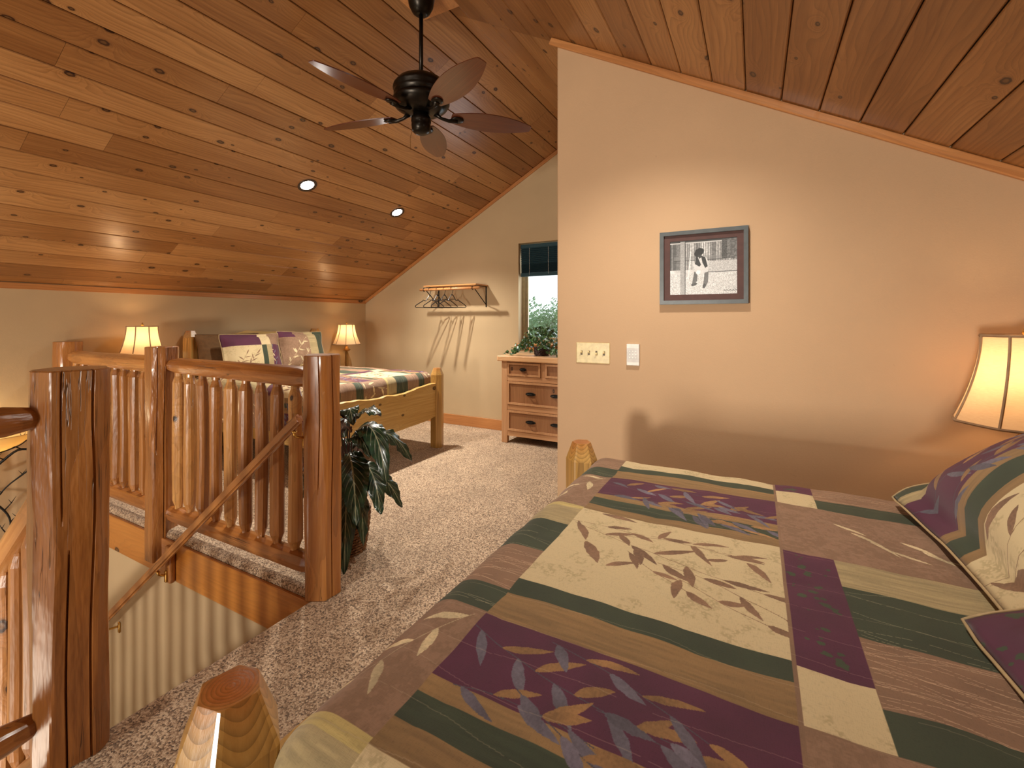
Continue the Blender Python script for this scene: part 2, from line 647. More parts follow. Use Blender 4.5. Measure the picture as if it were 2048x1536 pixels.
def tube_me(pts, r, n=8, closed=False):
    """round tube through pts; r float or list"""
    P = [Vector(p) for p in pts]
    R = r if isinstance(r, (list, tuple)) else [r] * len(P)
    V, F = [], []
    up = None
    for i, p in enumerate(P):
        a = P[max(i - 1, 0)]
        b = P[min(i + 1, len(P) - 1)]
        if closed:
            a, b = P[i - 1], P[(i + 1) % len(P)]
        d = (b - a).normalized()
        if up is None:
            up = d.orthogonal().normalized()
        u = (up - d * up.dot(d))
        u = u.normalized() if u.length > 1e-6 else d.orthogonal().normalized()
        up = u
        w = d.cross(u)
        for k in range(n):
            t = 2 * math.pi * k / n
            V.append(p + (u * math.cos(t) + w * math.sin(t)) * R[i])
    m = len(P)
    for i in range(m if closed else m - 1):
        j = (i + 1) % m
        for k in range(n):
            F.append((i * n + k, i * n + (k + 1) % n, j * n + (k + 1) % n, j * n + k))
    if not closed:
        F.append(tuple(range(n))[::-1])
        F.append(tuple((m - 1) * n + k for k in range(n)))
    return mesh(V, F)


def join_me(mes):
    bm = bmesh.new()
    for me in mes:
        bm.from_mesh(me)
    out = bpy.data.meshes.new('m')
    bm.to_mesh(out)
    bm.free()
    return out


def bez(p0, p1, p2, n):
    p0, p1, p2 = Vector(p0), Vector(p1), Vector(p2)
    return [p0 * (1 - t) ** 2 + p1 * 2 * t * (1 - t) + p2 * t * t for t in [i / (n - 1) for i in range(n)]]


# ------------------------------------------------------------------ logs
def log_me(length, r, seed, nseg=40, nlen=26, nfac=9, facet=0.10, rfun=None, crack=0.0, rough=0.012, capr=0.93, cracks=None, bendamt=0.0):
    """hand-peeled log along +Z, with drawknife flats, wavy skin and a drying crack"""
    rg = random.Random(seed)
    planes = []
    for k in range(nfac):
        th = 2 * math.pi * (k + rg.uniform(-0.42, 0.42)) / nfac
        planes.append((th, 1 - facet * rg.uniform(0.4, 1.5), rg.uniform(0, 10), rg.uniform(0.7, 1.6)))
    delta = 0.035
    if cracks is None:
        u0, u1 = sorted((rg.uniform(0.0, 0.45), rg.uniform(0.6, 1.05)))
        cracks = [(rg.uniform(0, 2 * math.pi), u0, u1, crack)] if crack else []
    base_a = [2 * math.pi * i / nseg for i in range(nseg)]
    cols = []                       # (angle, crack index or -1)
    for a in base_a:
        if all(abs((a - c[0] + math.pi) % (2 * math.pi) - math.pi) > delta * 1.4 for c in cracks):
            cols.append((a, -1))
    for ci, c in enumerate(cracks):
        cols += [((c[0] - delta) % (2 * math.pi), -1), (c[0] % (2 * math.pi), ci), ((c[0] + delta) % (2 * math.pi), -1)]
    cols.sort()
    n = len(cols)
    V, F = [], []
    ts = [i / nlen for i in range(nlen + 1)]
    zs = [0.0, 0.004] + [t * length for t in ts[1:-1]] + [length - 0.004, length]
    for zi, z in enumerate(zs):
        t = z / length
        rr = r * (rfun(t) if rfun else 1.0)
        if zi in (0, len(zs) - 1):
            rr *= capr
        wander = 0.12 * mnoise.noise(Vector((seed * 3.1, 0, z * 1.6)))
        bx_ = bendamt * mnoise.noise(Vector((seed * 1.7, 5, z * 1.1)))
        by_ = bendamt * mnoise.noise(Vector((seed * 1.7, 9, z * 1.1)))
        for j, (of, ci) in enumerate(cols):
            a = wander + of
            q = 1.0
            for th, dd, ph, fr in planes:
                ca = math.cos(a - th - 0.30 * mnoise.noise(Vector((ph, z * fr, 3))))
                if ca > 0.5:
                    ddz = dd + 0.07 * mnoise.noise(Vector((ph, seed, z * fr * 2)))
                    q = min(q, ddz / ca)
            q += rough * mnoise.noise(Vector((math.cos(a) * 2 + seed, math.sin(a) * 2, z * 6)))
            rad = rr * q
            if ci >= 0:
                _, c0, c1, cd = cracks[ci]
                if c0 < t < c1:
                    rad -= cd * min(1, 4 * math.sin(math.pi * (t - c0) / (c1 - c0))) ** 0.5
            V.append((rad * math.cos(a) + bx_, rad * math.sin(a) + by_, z))
    for i in range(len(zs) - 1):
        for k in range(n):
            F.append((i * n + k, i * n + (k + 1) % n, (i + 1) * n + (k + 1) % n, (i + 1) * n + k))
    F.append(tuple(range(n))[::-1])
    F.append(tuple((len(zs) - 1) * n + k for k in range(n)))
    me = mesh(V, F)
    me.polygons.foreach_set('use_smooth', [len(p.vertices) == 4 for p in me.polygons])
    me.set_sharp_from_angle(angle=math.radians(13))
    return me


def log_between(name, parent, p0, p1, me, mat, roll=0.0):
    p0, p1 = Vector(p0), Vector(p1)
    d = (p1 - p0).normalized()
    q = d.to_track_quat('Z', 'Y').to_matrix().to_4x4() if abs(d.z) < 0.999 else Matrix.Identity(4)
    m = Matrix.Translation(p0) @ q @ Matrix.Rotation(roll, 4, 'Z')
    return link(name, me, mat, parent, m)


# ================================================================== SETTING
YG = 5.106          # gable wall
XL, XR = -5.31, 1.51
YN = 2.605          # closet partition with the picture
XC = -1.082
YE = 1.592          # loft edge over the stairs
XS = -2.0           # top of the stairs
YB = -6.5

# window opening in the gable
WX0, WX1, WZ0, WZ1 = -2.647, -1.86, 1.13, 2.40
bm = bmesh.new()
def quadwall(pts, y0=YG, y1=YG + 0.16):
    lo = [bm.verts.new((x, y0, z)) for x, z in pts]
    hi = [bm.verts.new((x, y1, z)) for x, z in pts]
    bm.faces.new(lo)
    bm.faces.new(hi[::-1])
    n = len(pts)
    for i in range(n):
        bm.faces.new([lo[i], lo[(i + 1) % n], hi[(i + 1) % n], hi[i]])
e = 0.03
quadwall([(XL - 0.15, -2.8), (WX0, -2.8), (WX0, zc(WX0) + e), (XL - 0.15, zc(XL - 0.15) + e)])
quadwall([(WX0, -2.8), (WX1, -2.8), (WX1, WZ0), (WX0, WZ0)])
quadwall([(WX0, WZ1), (WX1, WZ1), (WX1, zc(WX1) + e), (RX, zc(RX) + e), (WX0, zc(WX0) + e)])
quadwall([(WX1, -2.8), (XR + 0.15, -2.8), (XR + 0.15, zc(XR + 0.15) + e), (WX1, zc(WX1) + e)])
struct(link('wall_back', bm_mesh(bm), M['wall']))
struct(link('wall_left', box_me(XL - 0.15, XL, YB, YG, -2.8, zc(XL) + 0.03), M['wall']))
struct(link('wall_right', box_me(XR, XR + 0.15, YB, YG, -2.8, zc(XR) + 0.03), M['wall']))
# partition (closet) wall with the picture: rounded drywall corner
poly = [(XC, 0), (XR, 0), (XR, zc(XR) + 0.02), (XC, zc(XC) + 0.02)]
me = prism_me(poly, 'y', YN, YN + 0.12)
bm = bmesh.new()
bm.from_mesh(me)
ed = [e_ for e_ in bm.edges if all(abs(v.co.x - XC) < 1e-4 and abs(v.co.y - YN) < 1e-4 for v in e_.verts)]
bmesh.ops.bevel(bm, geom=ed, offset=0.012, segments=4, affect='EDGES', profile=0.5)
struct(link('wall_partition', bm_mesh(bm), M['wall_scuffed']))
struct(link('wall_partition_return', prism_me([(YN + 0.12, 0), (YG, 0), (YG, zc(XC + 0.06)), (YN + 0.12, zc(XC + 0.06))],
                                       'x', XC, XC + 0.12), M['wall']))
struct(link('wall_rear', prism_me([(XL - 0.1, -2.8), (XR + 0.1, -2.8), (XR + 0.1, zc(XR)), (RX, RZ + 0.05), (XL - 0.1, zc(XL))], 'y', YB - 0.15, YB),
            M['wall']))
struct(link('wall_stair', box_me(XL, XS + 0.14, YE - 0.012, YE + 0.12, -2.8, -0.17), M['wall']))
struct(link('wall_landing', box_me(XS + 0.03, XS + 0.14, -1.4, YE - 0.012, -2.8, -0.17), M['wall']))

# loft floor, carpeted, rounded nose along the open edges
YF = -1.4
fp = [(XS, YF), (XR, YF), (XR, YG), (XL, YG), (XL, YE), (XS, YE)]
me = prism_me(fp, 'z', -0.045, 0.0)
bm = bmesh.new()
bm.from_mesh(me)
def onedge(e_):
    a, b = e_.verts
    if abs(a.co.z) > 1e-5 or abs(b.co.z) > 1e-5:
        return False
    return (abs(a.co.x - XS) < 1e-4 and abs(b.co.x - XS) < 1e-4) or (abs(a.co.y - YE) < 1e-4 and abs(b.co.y - YE) < 1e-4)
bmesh.ops.bevel(bm, geom=[e_ for e_ in bm.edges if onedge(e_)], offset=0.03, segments=5, affect='EDGES', profile=0.5)
struct(link('floor', bm_mesh(bm), M['carpet']))
struct(link('subfloor', prism_me([(XS + 0.03, YF), (XR, YF), (XR, YG), (XL, YG), (XL, YE + 0.02), (XS + 0.03, YE + 0.02)], 'z', -0.17, -0.046), M['fascia']))
struct(link('floor_lower', box_me(XL, XR, YB, YG, -2.9, -2.8), M['carpet']))
# fascia board under the loft edge
fas = zboard('trim_1', None, XL, XS + 0.02, YE - 0.024, YE - 0.002, -0.285, -0.040, 'x', M['fascia'], 0.003)
struct(fas)
# carpeted stairs
bm = bmesh.new()
for i in range(13):
    x1 = XS + 0.03 - 0.245 * i
    z = -0.19 * (i + 1)
    bx(bm, x1 - 0.27, x1, 0.66, YE - 0.015, z - 0.19, z)
struct(link('staircase', bm_mesh(bm), M['carpet']))

# gable baseboard
struct(zboard('baseboard_back', None, XL, -1.09, YG - 0.018, YG, 0.0, 0.135, 'x', M['trim'], 0.003))

# ceiling: backing slabs with the pine planks as parts
cs = 1 / math.sqrt(1 + SLOPE ** 2)
sn = SLOPE * cs
GAP = 0.024          # planks stand below the backing
bm = bmesh.new()
for sgn in (-1, 1):
    xe = XL - 0.15 if sgn < 0 else XR + 0.15
    pts = [(RX, RZ + GAP / cs), (xe, zc(xe) + GAP / cs), (xe, zc(xe) + 0.14), (RX, RZ + 0.14)]
    lo = [bm.verts.new((x, YB - 0.15, z)) for x, z in pts]
    hi = [bm.verts.new((x, YG + 0.16, z)) for x, z in pts]
    bm.faces.new(lo); bm.faces.new(hi[::-1])
    for i in range(4):
        bm.faces.new([lo[i], lo[(i + 1) % 4], hi[(i + 1) % 4], hi[i]])
ceil = struct(link('ceiling', bm_mesh(bm), plain('dark_joint', srgb('3a2412'), 0.8)))


def plank_me(w, l):
    """tongue and groove plank, chamfered lower long edges; local y=0 is the backing side, y=-t the room side"""
    t, c = 0.022, 0.005
    w -= 0.0022
    prof = [(-w / 2 + 0.001, 0), (w / 2 - 0.001, 0), (w / 2 - 0.001, -t + c), (w / 2 - c, -t), (-w / 2 + c, -t), (-w / 2 + 0.001, -t + c)]
    V = [(x, y, -l / 2 + 0.0008) for x, y in prof] + [(x, y, l / 2 - 0.0008) for x, y in prof]
    n = 6
    F = [tuple(range(n)), tuple(range(n, 2 * n))[::-1]] + [(i, i + n, (i + 1) % n + n, (i + 1) % n) for i in range(n)]
    me = mesh(V, F)
    bm = bmesh.new(); bm.from_mesh(me)
    return bm_mesh(bm)


rp = random.Random(7)
PITCH = 0.1555
def planks(sgn, ybeg, yend, xmax, first):
    x = RX
    row = 0
    while (sgn < 0 and x > xmax + 0.02) or (sgn > 0 and x < xmax - 0.02):
        w = first if row == 0 else PITCH
        x2 = x + sgn * w
        if sgn < 0: x2 = max(x2, xmax)
        else: x2 = min(x2, xmax)
        xm = (x + x2) / 2
        y = ybeg
        y -= rp.uniform(0.0, 1.5)
        while y < yend - 0.01:
            l = rp.choice([1.2, 1.8, 2.4, 3.0, 3.6]) + rp.uniform(-.2, .2)
            if yend - (y + l) < 0.5: l = yend - y
            ya = max(y, ybeg); yb = min(y + l, yend)
            if yb - ya > 0.05:
                W_ = abs(x2 - x) / cs
                nrm = Vector((sgn * sn, 0, cs))
                zd = Vector((0, 1, 0))
                xd = nrm.cross(zd)
                c = Vector((xm, (ya + yb) / 2, zc(xm))) + nrm * (GAP * 0.96)
                o = link('plank', plank_me(W_, yb - ya), M['pine'], ceil, frame_mat(c, xd, nrm, zd))
            y += l
        x = x2
        row += 1
planks(-1, -1.4, YG, XL, 0.22)
planks(1, -0.6, YN + 0.05, XR, 0.145)
# far right slope beyond the partition head is seen only near the ridge
def planks_far():
    x = RX
    for w in (0.145, PITCH, PITCH, PITCH, PITCH, 0.06):
        x2 = x + w
        xm = (x + x2) / 2
        nrm = Vector((sn, 0, cs)); zd = Vector((0, 1, 0))
        c = Vector((xm, (YN + 0.05 + YG) / 2, zc(xm))) + nrm * (GAP * 0.96)
        link('plank', plank_me(w / cs, YG - YN - 0.05), M['pine'], ceil, frame_mat(c, nrm.cross(zd), nrm, zd))
        x = x2
planks_far()

# ceiling trim strips
def slope_trim(name, x0, x1, y, w=0.042, t=0.02, side=-1):
    sg = -1 if (x0 + x1) / 2 < RX else 1
    a = Vector((x0, y, zc(x0))); b = Vector((x1, y, zc(x1)))
    d = (b - a).normalized()
    nrm = Vector((-sg * -sn, 0, cs)) if sg > 0 else Vector((-sn, 0, cs))
    nrm = Vector((sg * sn, 0, cs))
    c = (a + b) / 2 - nrm * (w / 2) + Vector((0, side * t / 2, 0))
    me = box_me(-w / 2, w / 2, -t / 2, t / 2, -(b - a).length / 2, (b - a).length / 2, 0.004)
    struct(link(name, me, M['trim'], None, frame_mat(c, nrm, nrm.cross(d) * -1, d)))
slope_trim('trim_2', XL, RX, YG)
slope_trim('trim_3', RX, XC, YG)
slope_trim('trim_4', XC - 0.03, XR, YN)
c = (XL + 0.008, (YG - 1.0) / 2, zc(XL) - 0.026)
struct(board('trim_5', None, c, (0, 0, 1), (-1, 0, 0), (0, 1, 0), 0.05, 0.016, YG + 1.0, M['trim'], 0.003))
struct(board('trim_6', None, (XR - 0.008, (YN - 0.9) / 2, zc(XR) - 0.026), (0, 0, 1), (-1, 0, 0), (0, 1, 0), 0.05, 0.016, YN + 0.9, M['trim'], 0.003))

# window: frame, sash, glass, sill with apron
win = bpy.data.objects.new('window_1', None)
C.objects.link(win)
struct(win)
def ring_me(x0, x1, z0, z1, w, y0, y1):
    bm = bmesh.new()
    bx(bm, x0, x0 + w, y0, y1, z0, z1)
    bx(bm, x1 - w, x1, y0, y1, z0, z1)
    bx(bm, x0 + w, x1 - w, y0, y1, z1 - w, z1)
    bx(bm, x0 + w, x1 - w, y0, y1, z0, z0 + w)
    return bm_mesh(bm)
link('window_frame', ring_me(WX0, WX1, WZ0, WZ1, 0.045, YG + 0.10, YG + 0.15), M['window_frame'], win)
link('sash', ring_me(WX0 + 0.045, WX1 - 0.045, WZ0 + 0.045, WZ1 - 0.045, 0.035, YG + 0.115, YG + 0.14), M['window_frame'], win)
link('pane', box_me(WX0 + 0.07, WX1 - 0.07, YG + 0.125, YG + 0.129, WZ0 + 0.07, WZ1 - 0.07), M['glass'], win)
zboard('sill', win, WX0 - 0.045, WX1 + 0.045, YG - 0.04, YG + 0.10, WZ0 - 0.022, WZ0 + 0.002, 'x', M['trim'], 0.004)
zboard('apron', win, WX0 - 0.02, WX1 + 0.02, YG - 0.016, YG, WZ0 - 0.075, WZ0 - 0.022, 'x', M['trim'], 0.003)
# pleated blind, half raised
bl = thing('pleated_blind', 'dark teal pleated blind drawn up in the top of the gable window', 'blind', ((WX0 + WX1) / 2, YG + 0.055, 1.98))
bm = bmesh.new()
hw = (WX1 - WX0) / 2 - 0.012
zz = [0.045]
while zz[-1] < 0.36:
    zz.append(zz[-1] + (0.006 if zz[-1] < 0.15 else 0.0115))
prev = None
for i, z in enumerate(zz):
    y = 0.012 if i % 2 else -0.012
    row = [bm.verts.new((-hw, y, z)), bm.verts.new((hw, y, z))]
    if prev:
        bm.faces.new([prev[0], prev[1], row[1], row[0]])
    prev = row
o = link('pleats', bm_mesh(bm), M['blind'], bl)
so = o.modifiers.new('s', 'SOLIDIFY'); so.thickness = 0.0012
link('bottom_rail', box_me(-hw, hw, -0.014, 0.014, 0.0, 0.045, 0.003), M['blind'], bl)
link('head_rail', box_me(-hw, hw, -0.018, 0.018, 0.36, 0.405, 0.003), M['blind'], bl)
for x in (-0.26, 0.0, 0.26):
    link('cord', tube_me([(x, -0.0135, 0.02), (x, -0.0135, 0.39)], 0.0012, 5), M['white_plastic'], bl)

# ================================================================== RAILINGS
YR = 1.625
def spindle_me(L, seed, r=0.037):
    rg = random.Random(seed)
    def rf(t):
        z = t * L
        e0 = min(z, L - z)
        if e0 < 0.025: return 0.62
        if e0 < 0.065: return 0.62 + 0.38 * (e0 - 0.025) / 0.04
        return 1 + 0.05 * math.sin(t * 5 + seed)
    n = rg.choice([7, 8, 9])
    pl = [(2 * math.pi * (k + rg.uniform(-.28, .28)) / n, rg.uniform(.88, 1.02), rg.uniform(0, 9)) for k in range(n)]
    zs = [0, 0.012, 0.024, 0.045, 0.066] + [0.066 + (L - 0.132) * i / 9 for i in range(1, 9)] + [L - 0.066, L - 0.045, L - 0.024, L - 0.012, L]
    N = 16
    bx_, by_ = rg.uniform(-.008, .008), rg.uniform(-.008, .008)
    V, F = [], []
    for z in zs:
        s = rf(min(max(z / L, 0), 1))
        bow = math.sin(math.pi * z / L)
        for j in range(N):
            a = 2 * math.pi * j / N
            q = 1.04
            for th, d, ph in pl:
                ca = math.cos(a - th)
                if ca > 0.4:
                    q = min(q, (d + 0.05 * mnoise.noise(Vector((ph, seed, z * 3.5)))) / ca)
            V.append((r * s * q * math.cos(a) + bx_ * bow, r * s * q * math.sin(a) + by_ * bow, z))
    for i in range(len(zs) - 1):
        for k in range(N):
            F.append((i * N + k, i * N + (k + 1) % N, (i + 1) * N + (k + 1) % N, (i + 1) * N + k))
    F.append(tuple(range(N))[::-1]); F.append(tuple((len(zs) - 1) * N + k for k in range(N)))
    return mesh(V, F)


def taper(t, a=0.12, e0=0.55):
    q = min(t, 1 - t) / a
    return 1.0 if q >= 1 else e0 + (1 - e0) * math.sin(q * math.pi / 2)


loft = thing('log_railing', 'varnished log railing with spindles along the loft edge above the stairs', 'railing', (0, 0, 0))
log_between('post', loft, (-2.0, YR, -0.0), (-2.0, YR, 1.243), log_me(1.243, 0.100, 11, 72, 46, 7, 0.12, rough=0.02, cracks=[(math.radians(-10), -0.05, 1.05, 0.016), (math.radians(-52), 0.45, 1.02, 0.008)]), M['log'], 0)
log_between('post', loft, (-3.59, YR - 0.015, -0.20), (-3.59, YR - 0.015, 1.243), log_me(1.443, 0.100, 23, 56, 44, 7, 0.14, rough=0.02, cracks=[(math.radians(-20), 0.1, 0.9, 0.010), (math.radians(-45), 0.5, 1.02, 0.006)]), M['log_red'], 0)
log_between('post', loft, (-5.19, YR, 0.0), (-5.19, YR, 1.243), log_me(1.243, 0.10, 31, 40, 26, 9, 0.10, crack=0.010), M['log_red'], 2.0)
for a, b, sd in ((-2.06, -3.53, 41), (-3.65, -5.12, 47)):
    L = abs(b - a)
    log_between('top_rail', loft, (b, YR, 1.115), (a, YR, 1.112), log_me(L, 0.058, sd, 32, 26, 8, 0.07, rfun=lambda t: taper(t, 0.10, 0.6) * (0.95 + 0.1 * t), crack=0.008, bendamt=0.006), M['log'], 0.8)
    log_between('bottom_rail', loft, (b, YR, 0.118), (a, YR, 0.125), log_me(L, 0.055, sd + 3, 32, 26, 8, 0.07, rfun=lambda t: taper(t, 0.06, 0.6), crack=0.006), M['log'], 2.1)
spx = [-3.41, -3.268, -3.125, -2.973, -2.815, -2.663, -2.522, -2.373, -2.218]
spx2 = [-5.03, -4.886, -4.745, -4.60, -4.452, -4.308, -4.163, -4.017, -3.87]
for i, x in enumerate(spx + spx2):
    me = spindle_me(0.915, 100 + i)
    log_between('spindle', loft, (x, YR, 0.158), (x, YR, 1.073), me, M['spindle'], 0)

# landing post with rails running towards the viewer's side of the loft
land = thing('log_railing', 'thick log newel post nearest the camera with short rails on its left', 'railing', (0, 0, 0))
log_between('post', land, (-2.0, 0.63, 0.0), (-2.0, 0.63, 1.262), log_me(1.262, 0.108, 57, 96, 80, 7, 0.15, rough=0.022, cracks=[(math.radians(14), -0.05, 1.05, 0.016), (math.radians(-20), -0.05, 0.55, 0.014), (math.radians(-30), 0.62, 1.04, 0.008)]), M['log_red'], 0)
log_between('top_rail', land, (-2.0, 0.55, 1.113), (-2.0, -1.3, 1.113), log_me(1.85, 0.047, 61, 28, 26, 9, 0.05, rfun=lambda t: taper(t, .05, .7)), M['log_red'], 0.4)
log_between('bottom_rail', land, (-2.0, 0.55, 0.150), (-2.0, -1.3, 0.150), log_me(1.85, 0.045, 67, 28, 26, 9, 0.05, rfun=lambda t: taper(t, .05, .7)), M['log_red'], 0.4)
for i in range(9):
    log_between('spindle', land, (-2.0, 0.30 - 0.16 * i, 0.185), (-2.0, 0.30 - 0.16 * i, 1.075), spindle_me(0.89, 300 + i), M['spindle'], 0)
log_between('post', land, (-2.0, -1.3, 0.0), (-2.0, -1.3, 1.25), log_me(1.25, 0.10, 71, 40, 26, 9, 0.10), M['log'], 0)

# sloping stair railing below the big post
st = thing('stair_railing', 'golden log stair railing sloping down to the left behind the big newel post', 'railing', (0, 0, 0))
SL = 0.785
YS = 0.64
def zt(x): return 0.965 + SL * (x + 2.0)
log_between('top_rail', st, (-2.08, YS, zt(-2.08)), (-5.0, YS, zt(-5.0)), log_me(2.92 * math.hypot(1, SL), 0.052, 81, 32, 40, 9, 0.07, crack=0.006, bendamt=0.01), M['spindle'], 1.0)
log_between('bottom_rail', st, (-2.08, YS, zt(-2.08) - 0.93), (-5.0, YS, zt(-5.0) - 0.93), log_me(2.92 * math.hypot(1, SL), 0.052, 83, 32, 40, 9, 0.07), M['spindle'], 1.0)
for i in range(20):
    x = -2.20 - 0.142 * i
    if x < -5.0: break
    z1 = zt(x) - 0.035
    log_between('spindle', st, (x, YS, z1 - 0.86), (x, YS, z1), spindle_me(0.86, 400 + i, 0.036), M['spindle'], 0)

# wall handrail on brass brackets
hr = thing('handrail', 'slim wooden stair handrail on brass brackets under the loft railing', 'handrail', (0, 0, 0))
YH = 1.475
ha, hb = Vector((-1.985, YH, 0.935)), Vector((-4.6, YH, 0.935 - 2.615 * 0.787))
Lh = (hb - ha).length
def rr_me(L, w, h):
    bm = bmesh.new(); bx(bm, -w / 2, w / 2, -h / 2, h / 2, 0, L)
    bmesh.ops.bevel(bm, geom=[e_ for e_ in bm.edges if abs(e_.verts[0].co.z - e_.verts[1].co.z) > 0.5], offset=0.011, segments=3, affect='EDGES')
    return bm_mesh(bm)
log_between('rail', hr, ha, hb, rr_me(Lh, 0.036, 0.052), M['log'], 0)
def bracket(p, parent_y):
    me1 = tube_me([(p.x, YH, p.z - 0.028), (p.x, YH + 0.012, p.z - 0.06), (p.x, parent_y - 0.02, p.z - 0.075), (p.x, parent_y - 0.002, p.z - 0.075)], 0.0075, 8)
    me2 = box_me(p.x - 0.013, p.x + 0.013, parent_y - 0.012, parent_y, p.z - 0.125, p.z - 0.05, 0.005, 2)
    me3 = box_me(p.x - 0.03, p.x + 0.03, YH - 0.008, YH + 0.008, p.z - 0.034, p.z - 0.028, 0.002)
    link('bracket', join_me([me1, me2, me3]), M['brass'], hr, smooth=True)
def hp(x): return Vector((x, YH, 0.935 + (x - ha.x) * 0.787))
bracket(hp(-2.03), 1.545)
bracket(hp(-3.36), YE - 0.062)
bracket(hp(-4.13), YE - 0.012)
link('mounting_block', box_me(-3.395, -3.325, YE - 0.062, YE - 0.024, -0.285, -0.045, 0.014, 3), M['log'], hr)

# ================================================================== PRINTED CLOTH (flat print generated in code)
rng = np.random.RandomState(5)


def smooth_noise(h, w, cell):
    gh, gw = int(h / cell) + 3, int(w / cell) + 3
    g = rng.rand(gh, gw)
    y = np.arange(h) / cell; x = np.arange(w) / cell
    yi, xi = y.astype(int), x.astype(int)
    fy, fx = y - yi, x - xi
    fy = fy * fy * (3 - 2 * fy); fx = fx * fx * (3 - 2 * fx)
    a = g[yi][:, xi]; b = g[yi][:, xi + 1]; c_ = g[yi + 1][:, xi]; d = g[yi + 1][:, xi + 1]
    return (a * (1 - fx) + b * fx) * (1 - fy)[:, None] + (c_ * (1 - fx) + d * fx) * fy[:, None]


def hexc(h):
    return np.array([int(h[i:i + 2], 16) / 255 for i in (0, 2, 4)])


CREAM, TAN, BROWN, BROWN2, GOLD = hexc('ccb88e'), hexc('a29068'), hexc('84664e'), hexc('876850'), hexc('8a6c44')
PURP, GREEN, SLATE, LGOLD, LCREAM = hexc('52213a'), hexc('363f2c'), hexc('5e5864'), hexc('8c6840'), hexc('ccb890')
YEL = hexc('b8a468')


